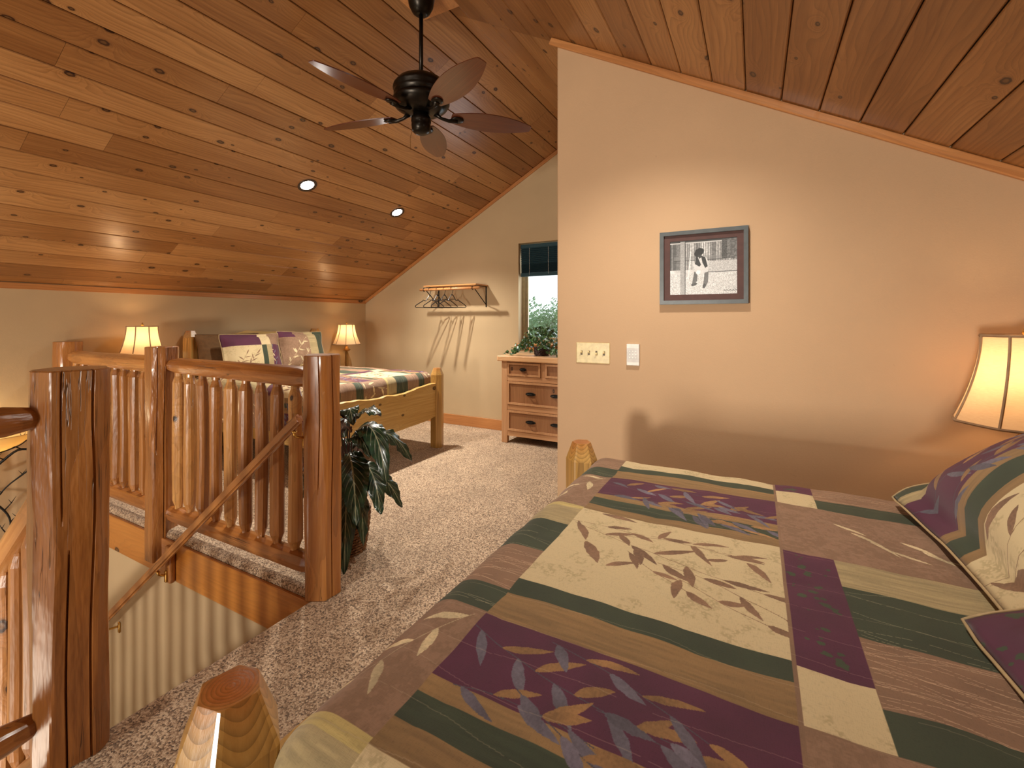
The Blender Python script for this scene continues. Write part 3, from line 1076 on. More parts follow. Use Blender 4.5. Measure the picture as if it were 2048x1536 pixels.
class Canvas:
    def __init__(s, x0, x1, y0, y1, res):
        s.x0, s.y0, s.res = x0, y0, res
        s.w, s.h = int((x1 - x0) / res), int((y1 - y0) / res)
        s.W, s.H = s.w * res, s.h * res
        s.a = np.zeros((s.h, s.w, 3), np.float32) + BROWN
        s.n1 = smooth_noise(s.h, s.w, 0.012 / res)
        s.n2 = smooth_noise(s.h, s.w, 0.05 / res)
        s.n3 = smooth_noise(s.h, s.w, 0.004 / res)
        s.nx = smooth_noise(s.h, s.w // 10 + 1, 0.006 / res).repeat(10, axis=1)[:, :s.w]

    def sl(s, x0, x1, y0, y1):
        i0 = max(0, int((y0 - s.y0) / s.res)); i1 = min(s.h, int((y1 - s.y0) / s.res))
        j0 = max(0, int((x0 - s.x0) / s.res)); j1 = min(s.w, int((x1 - s.x0) / s.res))
        return i0, i1, j0, j1

    def rect(s, x0, x1, y0, y1, col, style='plain'):
        i0, i1, j0, j1 = s.sl(x0, x1, y0, y1)
        if i1 <= i0 or j1 <= j0:
            return
        A = np.zeros((i1 - i0, j1 - j0, 3)) + col
        n1, n2, n3, nx = (q[i0:i1, j0:j1, None] for q in (s.n1, s.n2, s.n3, s.nx))
        if style == 'plain':
            A = A * (0.93 + 0.14 * n2)
        elif style == 'stain':
            m = np.clip((n2 * 0.55 + n1 * 0.45 - 0.55) * 6, 0, 1) * np.clip((n3 - .35) * 4, 0, 1)
            A = A * (1 - m * 0.5) + (TAN * 0.98) * m * 0.5
        elif style == 'stipple':
            m = np.clip((n1 * 0.4 + n2 * 0.3 + n3 * 0.3 - 0.42) * 5, 0, 1)
            A = A * (1 - 0.3 * m) + hexc('b08c74') * 0.3 * m
        elif style == 'lines':
            A = A * (0.95 + 0.1 * n2)
        elif style == 'band':
            t = np.linspace(0, 1, i1 - i0)[:, None, None]
            A = A * (0.92 + 0.16 * nx) * (0.95 + 0.1 * t)
        elif style == 'weave':
            A = A * (0.9 + 0.2 * nx)
        s.a[i0:i1, j0:j1] = A
        if style == 'spots':
            pass

    def blob(s, cx, cy, r, col):
        i0, i1, j0, j1 = s.sl(cx - r * 1.6, cx + r * 1.6, cy - r * 1.6, cy + r * 1.6)
        if i1 <= i0 or j1 <= j0: return
        y, x = np.mgrid[i0:i1, j0:j1]
        dx = (x * s.res + s.x0 - cx); dy = (y * s.res + s.y0 - cy)
        d = np.hypot(dx, dy * 1.3) / r + 0.7 * (s.n1[i0:i1, j0:j1] - .5) + .5 * (s.n3[i0:i1, j0:j1] - .5)
        m = (d < 0.85)[..., None]
        s.a[i0:i1, j0:j1] = np.where(m, col * (0.9 + .2 * s.n2[i0:i1, j0:j1, None]), s.a[i0:i1, j0:j1])

    def leaf(s, bx_, by_, ang, L, Wd, col, bend=0.15, tex=0.25, clip=None):
        R = L * 1.1
        cx, cy = bx_ + math.cos(ang) * L / 2, by_ + math.sin(ang) * L / 2
        i0, i1, j0, j1 = s.sl(cx - R * .62, cx + R * .62, cy - R * .62, cy + R * .62)
        if i1 <= i0 or j1 <= j0: return
        y, x = np.mgrid[i0:i1, j0:j1]
        dx = x * s.res + s.x0 - bx_; dy = y * s.res + s.y0 - by_
        u = (dx * math.cos(ang) + dy * math.sin(ang)) / L
        v = (-dx * math.sin(ang) + dy * math.cos(ang)) - bend * L * u * (1 - u)
        uc = np.clip(u, 0, 1)
        wd = Wd * np.sin(math.pi * uc ** 0.8) ** 0.9 + 0.0006
        wd = wd * (0.9 + 0.25 * (s.n1[i0:i1, j0:j1] - .5))
        m = (u > 0) & (u < 1) & (np.abs(v) < wd)
        if clip:
            X = x * s.res + s.x0; Y = y * s.res + s.y0
            m &= (X > clip[0]) & (X < clip[1]) & (Y > clip[2]) & (Y < clip[3])
        t = 1 - tex / 2 + tex * s.n2[i0:i1, j0:j1, None] + tex * .6 * (s.n3[i0:i1, j0:j1, None] - .5)
        s.a[i0:i1, j0:j1] = np.where(m[..., None], col * t, s.a[i0:i1, j0:j1])

    def line(s, pts, w, col, clip=None, alpha=1.0):
        for (xa, ya), (xb, yb) in zip(pts[:-1], pts[1:]):
            i0, i1, j0, j1 = s.sl(min(xa, xb) - w * 2, max(xa, xb) + w * 2, min(ya, yb) - w * 2, max(ya, yb) + w * 2)
            if clip:
                c0, c1, c2, c3 = s.sl(*clip)
                i0, i1, j0, j1 = max(i0, c0), min(i1, c1), max(j0, c2), min(j1, c3)
            if i1 <= i0 or j1 <= j0: continue
            y, x = np.mgrid[i0:i1, j0:j1]
            X = x * s.res + s.x0; Y = y * s.res + s.y0
            dx, dy = xb - xa, yb - ya
            t = np.clip(((X - xa) * dx + (Y - ya) * dy) / (dx * dx + dy * dy + 1e-12), 0, 1)
            d = np.hypot(X - xa - t * dx, Y - ya - t * dy)
            m = (d < w)[..., None] * alpha
            s.a[i0:i1, j0:j1] = s.a[i0:i1, j0:j1] * (1 - m) + col * m

    def branch(s, x, y, ang, L, curv, n, lL, lW, cols, stem, clip=None, r=None, sw=0.0012, spread=0.65):
        r = r or random.Random(int((x * 7 + y * 13 + L * 31) * 1000))
        pts = []
        N = 24
        a = ang
        px, py = x, y
        for i in range(N + 1):
            pts.append((px, py, a))
            px += math.cos(a) * L / N; py += math.sin(a) * L / N
            a += curv / N
        s.line([(p[0], p[1]) for p in pts], sw, stem, clip)
        for k in range(n):
            t = 0.08 + 0.92 * k / max(1, n - 1)
            q = pts[min(N, int(t * N))]
            sd = 1 if k % 2 else -1
            if k == n - 1: sd = 0
            s.leaf(q[0], q[1], q[2] + sd * (spread + r.uniform(-.35, .65)), lL * r.uniform(.75, 1.15), lW * r.uniform(.8, 1.2),
                   cols[k % len(cols)] * r.uniform(.92, 1.06), bend=r.uniform(-.2, .2), clip=clip)

    def squiggles(s, x0, x1, y0, y1, n, col, r, w=0.0007, alpha=.7):
        for k in range(n):
            yy = r.uniform(y0, y1); sl_ = r.uniform(-.18, .18)
            ph = r.uniform(0, 6)
            pts = [(x0 + (x1 - x0) * t, yy + sl_ * (x1 - x0) * t + 0.008 * math.sin(ph + t * 7)) for t in [i / 10 for i in range(11)]]
            s.line(pts, w, col, (x0, x1, y0, y1), alpha)

    def image(s, name):
        im = bpy.data.images.new(name, s.w, s.h, alpha=False)
        px = np.ones((s.h, s.w, 4), np.float32)
        px[..., :3] = np.clip(s.a, 0, 1)
        im.pixels.foreach_set(px.ravel())
        im.update()
        im.pack()
        return im


def cream_leaves(cv, x0, x1, y0, y1, r, sc=1.0, col=None):
    """brown branches drawn over a cream patch, flowing from the left edge to the lower right"""
    col = hexc('83634a') if col is None else col
    clip = (x0, x1, y0, y1)
    w, h = x1 - x0, y1 - y0
    def B(fx, fy, ang, L, curv, n, l, wd):
        n = max(3, n - 1); l *= 1.12; wd *= 1.1
        cv.branch(x0 + fx * w, y0 + fy * h, ang, L * sc, curv, n, l * sc, wd * sc, [col], col * .95, clip, r, 0.0008 * sc, 0.5)
    B(0.0, 0.78, 0.05, 0.46, -0.15, 7, 0.085, 0.009)
    B(0.02, 0.76, -0.35, 0.56, 0.12, 8, 0.10, 0.011)
    B(0.25, 0.72, 0.22, 0.34, -0.3, 5, 0.08, 0.009)
    B(0.35, 0.55, -0.75, 0.22, 0.2, 4, 0.07, 0.010)
    B(0.5, 0.5, -0.15, 0.32, -0.5, 5, 0.08, 0.011)
    B(0.6, 0.38, -0.5, 0.22, 0.1, 4, 0.075, 0.011)
    for fx, fy, a, l, wd in ((0.12, 0.97, -0.1, 0.12, 0.015), (0.14, 0.55, -1.0, 0.13, 0.019), (0.38, 0.60, -1.2, 0.085, 0.014),
                             (0.30, 0.32, 0.75, 0.09, 0.011), (0.86, 0.72, -0.9, 0.09, 0.012), (0.80, 0.76, 0.35, 0.09, 0.010),
                             (0.78, 0.70, 3.6, 0.06, 0.009), (0.62, 0.80, 0.3, 0.10, 0.010)):
        cv.leaf(x0 + fx * w, y0 + fy * h, a, l * sc, wd * sc, col, clip=clip)


def purple_band(cv, x0, x1, y0, y1, yb, r, sc=1.0):
    """slate and gold leafy branches over the purple band and the gold and green bands below it"""
    clip = (x0, x1, yb, y1)
    w = x1 - x0
    for fx, y, ang, L, curv, n in ((0.0, 0.86, -0.36, 0.50, 0.30, 11), (0.08, 0.42, 0.22, 0.36, -0.7, 8), (0.26, 0.55, -0.50, 0.34, 0.3, 8),
                                   (0.50, 0.60, 0.05, 0.30, -0.4, 7), (0.28, 0.95, -0.20, 0.3, -0.2, 6), (0.60, 0.35, -0.2, 0.25, 0.2, 6)):
        cv.branch(x0 + fx * w, yb + y * (y1 - yb), ang, L * sc, curv, n, 0.088 * sc, 0.0105 * sc, [SLATE, LGOLD, SLATE * 1.12, LGOLD * 1.05], SLATE * .8, clip, r, 0.0010 * sc, 0.45)


def period(cv, P, x0, x1, r):
    """one repeat of the wide column, purple top edge at y = P"""
    cv.rect(x0, x1, P - 1.0, P - .905, GOLD, 'band')
    cv.rect(x0, x1, P - .905, P - .845, GREEN, 'plain')
    cv.rect(x0, x1, P - .845, P - .352, CREAM, 'stain')
    cv.rect(x0, x1, P - .352, P - .195, GOLD, 'band')
    cv.rect(x0, x1, P - .295, P - .235, GREEN, 'band')
    cv.rect(x0, x1, P - .195, P, PURP, 'plain')
    cv.rect(x0, x1, P, P + .01, GOLD, 'band')
    purple_band(cv, x0, x1, P - .195, P, P - .34, r, 1.05)
    cream_leaves(cv, x0, x1, P - .845, P - .352, r)


def comforter_print():
    r = random.Random(3)
    cv = Canvas(-1.55, 2.1, -0.75, 3.2, 0.00155)
    for xx in (-0.53 - 1.55, -0.53, 1.02):
        X0, X1 = xx, xx + 0.592
        for P in (3.88, 2.875, 1.872, 0.868, -0.13):
            period(cv, P, X0, X1, r)
            c2, c3 = X1 + 0.008, X1 + 0.128
            cv.rect(X1, X1 + 0.01, P - 1.0, P, BROWN, 'plain')
            # narrow column
            cv.rect(c2, c3, P - .362, P, BROWN, 'stipple')
            cv.rect(c2, c3, P - .852, P - .362, PURP, 'plain')
            for k in range(34):
                cv.blob(r.uniform(c2 + .012, c3 - .012), P - .845 + .47 * r.random(), r.choice([.004, .006, .008, .012]), GREEN * 1.15)
            cv.rect(c2, c3, P - 1.0, P - .852, CREAM, 'stain')
            # wide right column
            e = c3 + 0.33
            cv.rect(c3, e, P - .362, P, BROWN, 'stipple')
            for k in range(7):
                cv.leaf(c3 + .03 + .04 * k, P - .10 - .03 * (k % 4) - .01 * k, -0.5 - .2 * (k % 3), .09, .007, LCREAM, clip=(c3, e, P - .362, P))
            cv.rect(c3, e, P - .497, P - .362, TAN, 'weave')
            cv.rect(c3, e, P - .702, P - .497, GREEN, 'plain')
            cv.squiggles(c3, e, P - .702, P - .497, 6, hexc('a8a080'), r)
            cv.rect(c3, e, P - .902, P - .702, BROWN2, 'lines')
            cv.squiggles(c3, e, P - .902, P - .702, 22, hexc('c8a888'), r)
            cv.rect(c3, e, P - 1.0, P - .902, GREEN, 'plain')
            # column left of the wide one (folds over the foot)
            g0, g1 = X0 - 0.50, X0
            cv.rect(g0, g1, P - .362, P, BROWN, 'stipple')
            for q in range(3):
                cv.branch(g1 - .02 - .16 * q, P - .02, -2.2, .34, .5, 6, .095, .012, [LCREAM], LCREAM * .9, (g0, g1, P - .362, P), r, .0009, .5)
            cv.rect(g0, g1, P - .497, P - .352, TAN, 'weave')
            cv.rect(g0, g1, P - .692, P - .497, GREEN, 'plain')
            cv.squiggles(g0, g1, P - .692, P - .497, 6, hexc('a8a080'), r)
            cv.rect(g0, g1, P - .898, P - .692, BROWN2, 'lines')
            cv.squiggles(g0, g1, P - .898, P - .692, 18, hexc('c8a888'), r)
            cv.rect(g0, g1, P - 1.0, P - .898, GREEN, 'plain')
            cv.squiggles(g0, g1, P - 1.0, P - .898, 4, hexc('a8a080'), r)
            cv.rect(g0, g1, P - .44 + 0.07, P - .362 + 0.02, YEL, 'weave')
    for k in range(44):          # long rows of quilting stitches
        y = -0.75 + 0.09 * k
        pts = [(-1.55 + 3.65 * i / 60, y + .010 * math.sin(i * .35 + k) + .006 * math.sin(i * .9 + 2 * k)) for i in range(61)]
        cv.line(pts, .0008, hexc('b8a488'), None, .35)
    return cv


def cloth_mat(name, cv):
    im = cv.image(name)
    t = NT(name)
    uv = t.add('ShaderNodeUVMap')
    tx = t.add('ShaderNodeTexImage')
    tx.image = im
    tx.extension = 'REPEAT'
    t.set(tx.inputs[0], uv.outputs[0])
    tc = t.add('ShaderNodeTexCoord')
    w1 = t.noise(t.scale(uv.outputs[0], (2600, 300, 1)), 1.0, 1)
    w2 = t.noise(t.scale(uv.outputs[0], (300, 2600, 1)), 1.0, 1)
    nb = t.bump(t.math('ADD', w1, w2), 0.12, 0.002)
    c = t.mix(t.math('MULTIPLY', t.math('SUBTRACT', t.math('ADD', w1, w2), 1.0), 0.5), tx.outputs[0], (0, 0, 0))
    return t.fin(Base_Color=c, Roughness=0.85, Normal=nb, Sheen_Weight=0.1)


cvC = comforter_print()
M['comforter'] = cloth_mat('comforter_print', cvC)
CVX, CVY, CVW, CVH = cvC.x0, cvC.y0, cvC.W, cvC.H
rs = random.Random(9)
cvA = Canvas(0, 0.70, 0, 0.60, 0.0012)      # sham, purple top and cream leaves
cvA.rect(0, .7, 0, .6, CREAM, 'stain')
cvA.rect(0, .43, .42, .6, PURP, 'plain')
cvA.rect(.43, .55, .42, .6, CREAM, 'stain')
cvA.rect(.55, .7, .42, .6, BROWN, 'stipple')
cvA.rect(.43, .49, 0, .42, GREEN, 'plain')
cvA.rect(.49, .56, 0, .42, TAN, 'band')
cvA.rect(.56, .7, 0, .42, PURP, 'plain')
cvA.branch(.58, .02, 1.5, .36, .2, 9, .07, .008, [SLATE, LCREAM], SLATE, (.56, .7, 0, .42), rs)
cvA.branch(.05, .05, 0.8, .3, .3, 8, .09, .007, [hexc('83634a')], hexc('83634a'), (0, .43, 0, .42), rs)
cvA.branch(.20, .03, 1.2, .3, -.3, 8, .08, .007, [hexc('83634a')], hexc('83634a'), (0, .43, 0, .42), rs)
M['sham_a'] = cloth_mat('sham_print_purple', cvA)
cvB = Canvas(0, 0.70, 0, 0.60, 0.0012)      # sham, brown leaves with tan and green
cvB.rect(0, .7, 0, .6, BROWN, 'stipple')
cvB.rect(0, .22, .5, .6, PURP, 'plain')
cvB.rect(.40, .54, 0, .6, TAN, 'weave')
cvB.rect(.54, .7, 0, .6, GREEN, 'plain')
cvB.rect(.30, .48, 0, .10, PURP, 'plain')
for q in range(4):
    cvB.branch(.04 + .09 * q, .04 + .12 * (q % 2), 1.1, .4, -.3, 6, .09, .010, [LCREAM], LCREAM, (0, .4, 0, .5), rs)
M['sham_b'] = cloth_mat('sham_print_brown', cvB)
cvD = Canvas(0, 0.60, 0, 0.78, 0.0010)      # near sham: bands run across it from the wall side (top of the canvas)
cvD.rect(0, .6, 0, .78, GOLD, 'band')
cvD.rect(0, .6, .66, .72, TAN, 'weave')
cvD.rect(0, .6, .72, .78, GREEN, 'plain')
cvD.rect(0, .6, .45, .66, PURP, 'plain')
cvD.rect(0, .6, .33, .40, GREEN, 'plain')
cvD.rect(0, .6, 0, .30, CREAM, 'stain')
purple_band(cvD, 0.0, .6, .45, .66, .31, rs, 1.1)
cream_leaves(cvD, 0.0, .6, -.15, .30, rs, .9)
M['sham_d'] = cloth_mat('sham_print_wide', cvD)
cvE = Canvas(0, 0.60, 0, 0.72, 0.0012)      # second near sham: spotted purple, green and brown
cvE.rect(0, .6, 0, .72, BROWN, 'stipple')
cvE.rect(0, .6, .42, .72, PURP, 'plain')
for k in range(90):
    cvE.blob(rs.uniform(0, .6), rs.uniform(.43, .70), rs.choice([.005, .008, .012, .016]), GREEN * 1.1)
cvE.rect(.2, .6, .50, .58, GREEN, 'plain')
cvE.rect(0, .6, .20, .36, GREEN, 'plain')
cvE.rect(0, .6, 0, .20, TAN, 'weave')
M['sham_e'] = cloth_mat('sham_print_spotted', cvE)

# ================================================================== BEDS
BW = 0.7585       # half distance between the posts
BL = 2.045
BT = 0.845        # top of the comforter


def bed_post_me(h, r, seed):
    rg = random.Random(seed)
    n = 6
    pl = [(2 * math.pi * (k + rg.uniform(-.16, .16)) / n, rg.uniform(.84, .98), rg.uniform(0, 9)) for k in range(n)]
    zs = [0, .01] + [(h - .08) * k / 10 for k in range(1, 10)] + [h - 0.074, h - 0.068, h - 0.001, h]
    sc = [.95, 1] + [1] * 9 + [1.0, 0.97, 0.60, 0.59]
    N = 60
    V, F = [], []
    for z, s in zip(zs, sc):
        for j in range(N):
            a = 2 * math.pi * j / N
            q = 1.12
            for th, d, ph in pl:
                ca = math.cos(a - th)
                if ca > .4:
                    q = min(q, (d + .02 * mnoise.noise(Vector((ph, seed, z * 3)))) / ca)
            V.append((r * q * s * math.cos(a), r * q * s * math.sin(a), z))
    for i in range(len(zs) - 1):
        for k in range(N):
            F.append((i * N + k, i * N + (k + 1) % N, (i + 1) * N + (k + 1) % N, (i + 1) * N + k))
    F.append(tuple(range(N))[::-1]); F.append(tuple((len(zs) - 1) * N + k for k in range(N)))
    return mesh(V, F)


def live_slab_me(half, top, bot, t, seed):
    """slab along local Z (grain), height in local X, thickness in local Y, with wavy live edges"""
    N = 60
    V, F = [], []
    for i in range(N + 1):
        u = -half + 2 * half * i / N
        zt_ = top(u) + 0.010 * mnoise.noise(Vector((u * 9, seed, 0))) + 0.022 * mnoise.noise(Vector((u * 3, seed, 4)))
        zb_ = bot(u) + 0.012 * mnoise.noise(Vector((u * 5, seed, 8)))
        b = 0.008
        for (x, y) in ((zb_ + b, -t / 2), (zb_, 0), (zb_ + b, t / 2), (zt_ - b, t / 2), (zt_, 0), (zt_ - b, -t / 2)):
            V.append((x, y, u))
    for i in range(N):
        for k in range(6):
            F.append((i * 6 + k, (i + 1) * 6 + k, (i + 1) * 6 + (k + 1) % 6, i * 6 + (k + 1) % 6))
    F.append(tuple(range(6))); F.append(tuple(N * 6 + k for k in range(6))[::-1])
    return mesh(V, F)


def make_bed(loc, rz, label, seeds):
    t = thing('log_bed', label, 'bed', loc, rz)
    for y, sd in ((-BW, seeds[0]), (BW, seeds[1])):
        link('post', bed_post_me(0.886, 0.069, sd), M['bedlog'], t, Matrix.Translation((0, y, 0)) @ Matrix.Rotation(sd, 4, 'Z'))
    for y, sd in ((-BW, seeds[2]), (BW, seeds[3])):
        link('post', bed_post_me(1.315, 0.075, sd), M['bedlog'], t, Matrix.Translation((BL, y, 0)) @ Matrix.Rotation(sd, 4, 'Z'))
    # slab frame: local x up, local y along bed x, local z along bed y
    fm = frame_mat((0, 0, 0), (0, 0, 1), (1, 0, 0), (0, 1, 0))
    link('footboard', live_slab_me(BW - 0.05, lambda u: 0.69 + 0.03 * (abs(u) / .7) ** 2 * (1 if u > 0 else 1.4), lambda u: 0.31 + 0.06 * abs(u) ** 2, 0.045, seeds[0]), M['bedboard'], t, fm)
    fm2 = frame_mat((BL, 0, 0), (0, 0, 1), (1, 0, 0), (0, 1, 0))
    link('headboard', live_slab_me(BW - 0.05, lambda u: 1.295 - 0.12 * (abs(u) / .7) ** 2.2, lambda u: 0.55, 0.045, seeds[2]), M['bedboard'], t, fm2)
    for y in (-0.70, 0.70):
        zboard('side_rail', t, 0.08, BL - 0.08, y - 0.025, y + 0.025, 0.30, 0.47, 'x', M['bedboard'], 0.01)
    link('box_spring', box_me(0.06, BL - 0.06, -0.66, 0.66, 0.32, 0.54, 0.02, 2), M['mattress'], t)
    link('mattress', box_me(0.07, BL - 0.06, -0.66, 0.66, 0.545, 0.80, 0.04, 3), M['mattress'], t)
    return t


def comforter_me(pat, xlen, seed):
    """cloth over the mattress: pat(xf, yf) gives the print coordinates from the unfolded cloth"""
    r = 0.085
    xa = 0.055                 # outer foot face
    hw = 0.775                 # outer half width
    dropF, dropS = 0.17, 0.42
    fx = xa + r                # start of flat
    arc = r * math.pi / 2
    def fold(s):               # s = distance past the flat edge -> (outward, drop)
        if s <= 0: return 0.0, 0.0
        if s < arc:
            a = s / r
            return r * math.sin(a), r * (1 - math.cos(a))
        return r, r + (s - arc)
    flat_y = hw - r
    smax = arc + dropS - r
    fmax = arc + dropF - r
    NY = 150
    NX = 170
    ys = [-(flat_y + smax) + (2 * (flat_y + smax)) * i / NY for i in range(NY + 1)]
    xs = [-fmax + (xlen - fx + fmax) * i / NX for i in range(NX + 1)]
    V, UV, F = [], [], []
    for x in xs:
        ox, dx = fold(-x)
        px = fx - ox if x < 0 else fx + x
        for y in ys:
            s = abs(y) - flat_y
            oy, dy = fold(s)
            sg = 1 if y > 0 else -1
            py = y if s <= 0 else sg * (flat_y + oy)
            # corner: soften
            if dx > 0 and dy > 0:
                dz = (dx ** 2.2 + dy ** 2.2) ** (1 / 2.2)
                k = min(ox, oy) / r
                px2 = px + 0.29 * r * k * k
                py2 = py - sg * 0.29 * r * k * k
            else:
                dz = dx + dy; px2, py2 = px, py
            puff = 0.010 * mnoise.noise(Vector((x * 3.0, y * 3.0, seed))) + 0.004 * mnoise.noise(Vector((x * 11, y * 11, seed)))
            # quilting: shallow stitched channels
            q = abs(math.sin((x * 0.9 + 0.12 * math.sin(y * 5 + seed)) * 9.0)) ** 0.35
            q2 = abs(math.sin((y + 0.05 * math.sin(x * 6)) * 11.0)) ** 0.35
            puff += 0.004 * (q + q2) - 0.006
            edge = 1 - 0.35 * min(1, max(0, -x) / 0.1)
            wav = 0.012 * math.sin(x * 9 + seed) * min(1, max(0, s) / .4) if s > 0 else 0
            V.append((px2 - (0.5 * puff if x < 0 else 0), py2 + sg * (wav + (puff * 0.5 if s > 0 else 0)), BT - dz + puff * edge))
            UV.append(pat(px if x > 0 else fx + x, y))
    n = NY + 1
    for i in range(NX):
        for j in range(NY):
            F.append((i * n + j, (i + 1) * n + j, (i + 1) * n + j + 1, i * n + j + 1))
    return mesh(V, F, UV)


def uvp(X, Y):
    return ((X - CVX) / CVW, (Y - CVY) / CVH)

K = 1 / 0.877     # print coordinates were measured on a slightly higher plane


def make_comforter(loc, rz, label, pat, seed):
    me = comforter_me(pat, 1.96, seed)
    o = link('comforter', me, M['comforter'], smooth=True)
    so = o.modifiers.new('thick', 'SOLIDIFY'); so.thickness = 0.012; so.offset = -1
    o.location = loc
    o.rotation_euler = (0, 0, rz)
    tag(o, label, 'comforter')
    return o


NB = (-0.675, 1.147, 0)
FB = (-3.16, 3.345, 0)
make_bed(NB, 0, 'log bed in the foreground with a pale foot post against the partition wall', (3, 5, 7, 9))
make_bed(FB, math.pi, 'log bed in the far corner with a wavy live-edge footboard', (13, 15, 17, 19))
make_comforter(NB, 0, 'patchwork comforter with purple, green and cream leaf panels on the foreground bed',
               lambda x, y: uvp((NB[0] + x) * K, (NB[1] + y) * K), 1.0)
make_comforter(FB, math.pi, 'purple, cream and green patchwork comforter on the bed in the far corner',
               lambda x, y: uvp((NB[0] + x) * K + 0.1, (NB[1] + y) * K + 0.25), 2.0)


def pillow_me(w, h, thick, flange, seed, N=26, turn=False):
    """w along x, h along y, puffed along z; flat flange round it; closed"""
    V, UV, F = [], [], []
    W2, H2 = w / 2, h / 2
    fl = flange
    def zf(x, y):
        u, v = abs(x) / (W2 - fl), abs(y) / (H2 - fl)
        if u >= 1 or v >= 1:
            return 0.004
        q = (1 - u ** 2.6) * (1 - v ** 2.6)
        return 0.004 + thick / 2 * q ** 0.48 * (1 + 0.10 * mnoise.noise(Vector((x * 7, y * 7, seed))))
    idx = {}
    for sgn in (1, -1):
        for i in range(N + 1):
            for j in range(N + 1):
                x = -W2 + w * i / N; y = -H2 + h * j / N
                # corners pulled out, sides pulled in
                cr = max(0, abs(x) / W2 - .8) * max(0, abs(y) / H2 - .8) * 25
                kx = 1 - 0.05 * (1 - (y / H2) ** 2) - 0.03 * cr; ky = 1 - 0.06 * (1 - (x / W2) ** 2) - 0.03 * cr
                wob = 0.020 * mnoise.noise(Vector((x * 6, y * 6, seed + 3))) * (1 if (abs(x) > W2 - fl or abs(y) > H2 - fl) else 0.2)
                edge = i in (0, N) or j in (0, N)
                if sgn == -1 and edge:
                    idx[(sgn, i, j)] = idx[(1, i, j)]
                    continue
                idx[(sgn, i, j)] = len(V)
                V.append((x * kx, y * ky, (0 if edge else sgn * zf(x, y)) + wob))
                UV.append((j / N, 1 - i / N) if turn else (i / N, j / N))
    for sgn in (1, -1):
        for i in range(N):
            for j in range(N):
                f = (idx[(sgn, i, j)], idx[(sgn, i + 1, j)], idx[(sgn, i + 1, j + 1)], idx[(sgn, i, j + 1)])
                F.append(f if sgn == 1 else f[::-1])
    return mesh(V, F, UV)


def pillow(name, label, c, xd, yd, w, h, th, fl, mat, seed, group=None, turn=False):
    xd, yd = Vector(xd).normalized(), Vector(yd)
    yd = (yd - xd * yd.dot(xd)).normalized()
    o = link(name, pillow_me(w, h, th, fl, seed, 34, turn), mat, None, frame_mat(c, xd, yd, xd.cross(yd)), smooth=True)
    tag(o, label, 'pillow', group)
    if name == 'pillow_sham':
        n = 35
        vs = [v.co.copy() for v in o.data.vertices][:n * n]
        ring = [vs[i * n] for i in range(n)] + [vs[(n - 1) * n + j] for j in range(1, n)] + [vs[i * n + n - 1] for i in range(n - 2, -1, -1)] + [vs[j] for j in range(n - 2, 0, -1)]
        link('piping', tube_me(ring, 0.0032, 6, True), M['piping'], o, smooth=True)
    return o


# near bed pillows: shams lean back towards the head (+X)
lean = math.radians(33)
up = Vector((math.cos(lean), 0, math.sin(lean)))
def near_sham(y, ang, x0, z0, mat, label, seed, w=0.71, h=0.60, th=0.24):
    xd = Vector((math.sin(ang), -math.cos(ang), 0))    # along the bed width, seen left to right
    u = Vector((math.cos(lean) * math.cos(ang), math.cos(lean) * math.sin(ang), math.sin(lean)))
    c = Vector((x0, y, z0)) + u * (h / 2)
    return pillow('pillow_sham', label, c, xd, u, w, h, th, 0.065, mat, seed, turn=True)
near_sham(1.455, 0.06, 0.392, 0.862, M['sham_d'], 'purple and cream leaf print sham leaning at the right beside the partition wall', 2)
near_sham(0.80, 0.02, 0.345, 0.850, M['sham_e'], 'purple and green spotted sham partly under the leaf print sham', 4, w=0.72, th=0.16)
pillow('bed_pillow', 'plain brown pillow behind the shams of the foreground bed, partition side', (1.12, 1.50, 1.10), (0, -1, 0), (0.35, 0, 0.94), 0.68, 0.46, 0.20, 0.01, M['pillow_brown'], 6)
pillow('bed_pillow', 'plain brown pillow behind the shams of the foreground bed, open side', (1.12, 0.75, 1.10), (0, -1, 0), (0.35, 0, 0.94), 0.68, 0.46, 0.20, 0.01, M['pillow_brown'], 8)

# far bed pillows lean on the headboard (-X)
pillow('pillow_sham', 'cream leaf sham with a purple top edge on the far bed', (-4.80, 3.00, 1.05), (0.06, 1, 0), (-0.28, 0, 0.95), 0.64, 0.48, 0.17, 0.03, M['sham_a'], 12)
pillow('pillow_sham', 'brown leaf sham with tan and green stripes on the far bed', (-4.79, 3.61, 1.06), (0.0, 1, -0.03), (-0.28, 0, 0.95), 0.62, 0.49, 0.17, 0.03, M['sham_b'], 14)
pillow('bed_pillow', 'brown pillow sticking out behind the cream leaf sham on the far bed', (-5.06, 2.92, 1.06), (0, 1, 0), (-0.22, 0, 0.95), 0.70, 0.46, 0.14, 0.01, M['pillow_brown'], 16)
pillow('bed_pillow', 'brown pillow hidden behind the striped sham on the far bed', (-5.06, 3.70, 1.05), (0, 1, 0), (-0.22, 0, 0.95), 0.66, 0.44, 0.14, 0.01, M['pillow_brown'], 18)

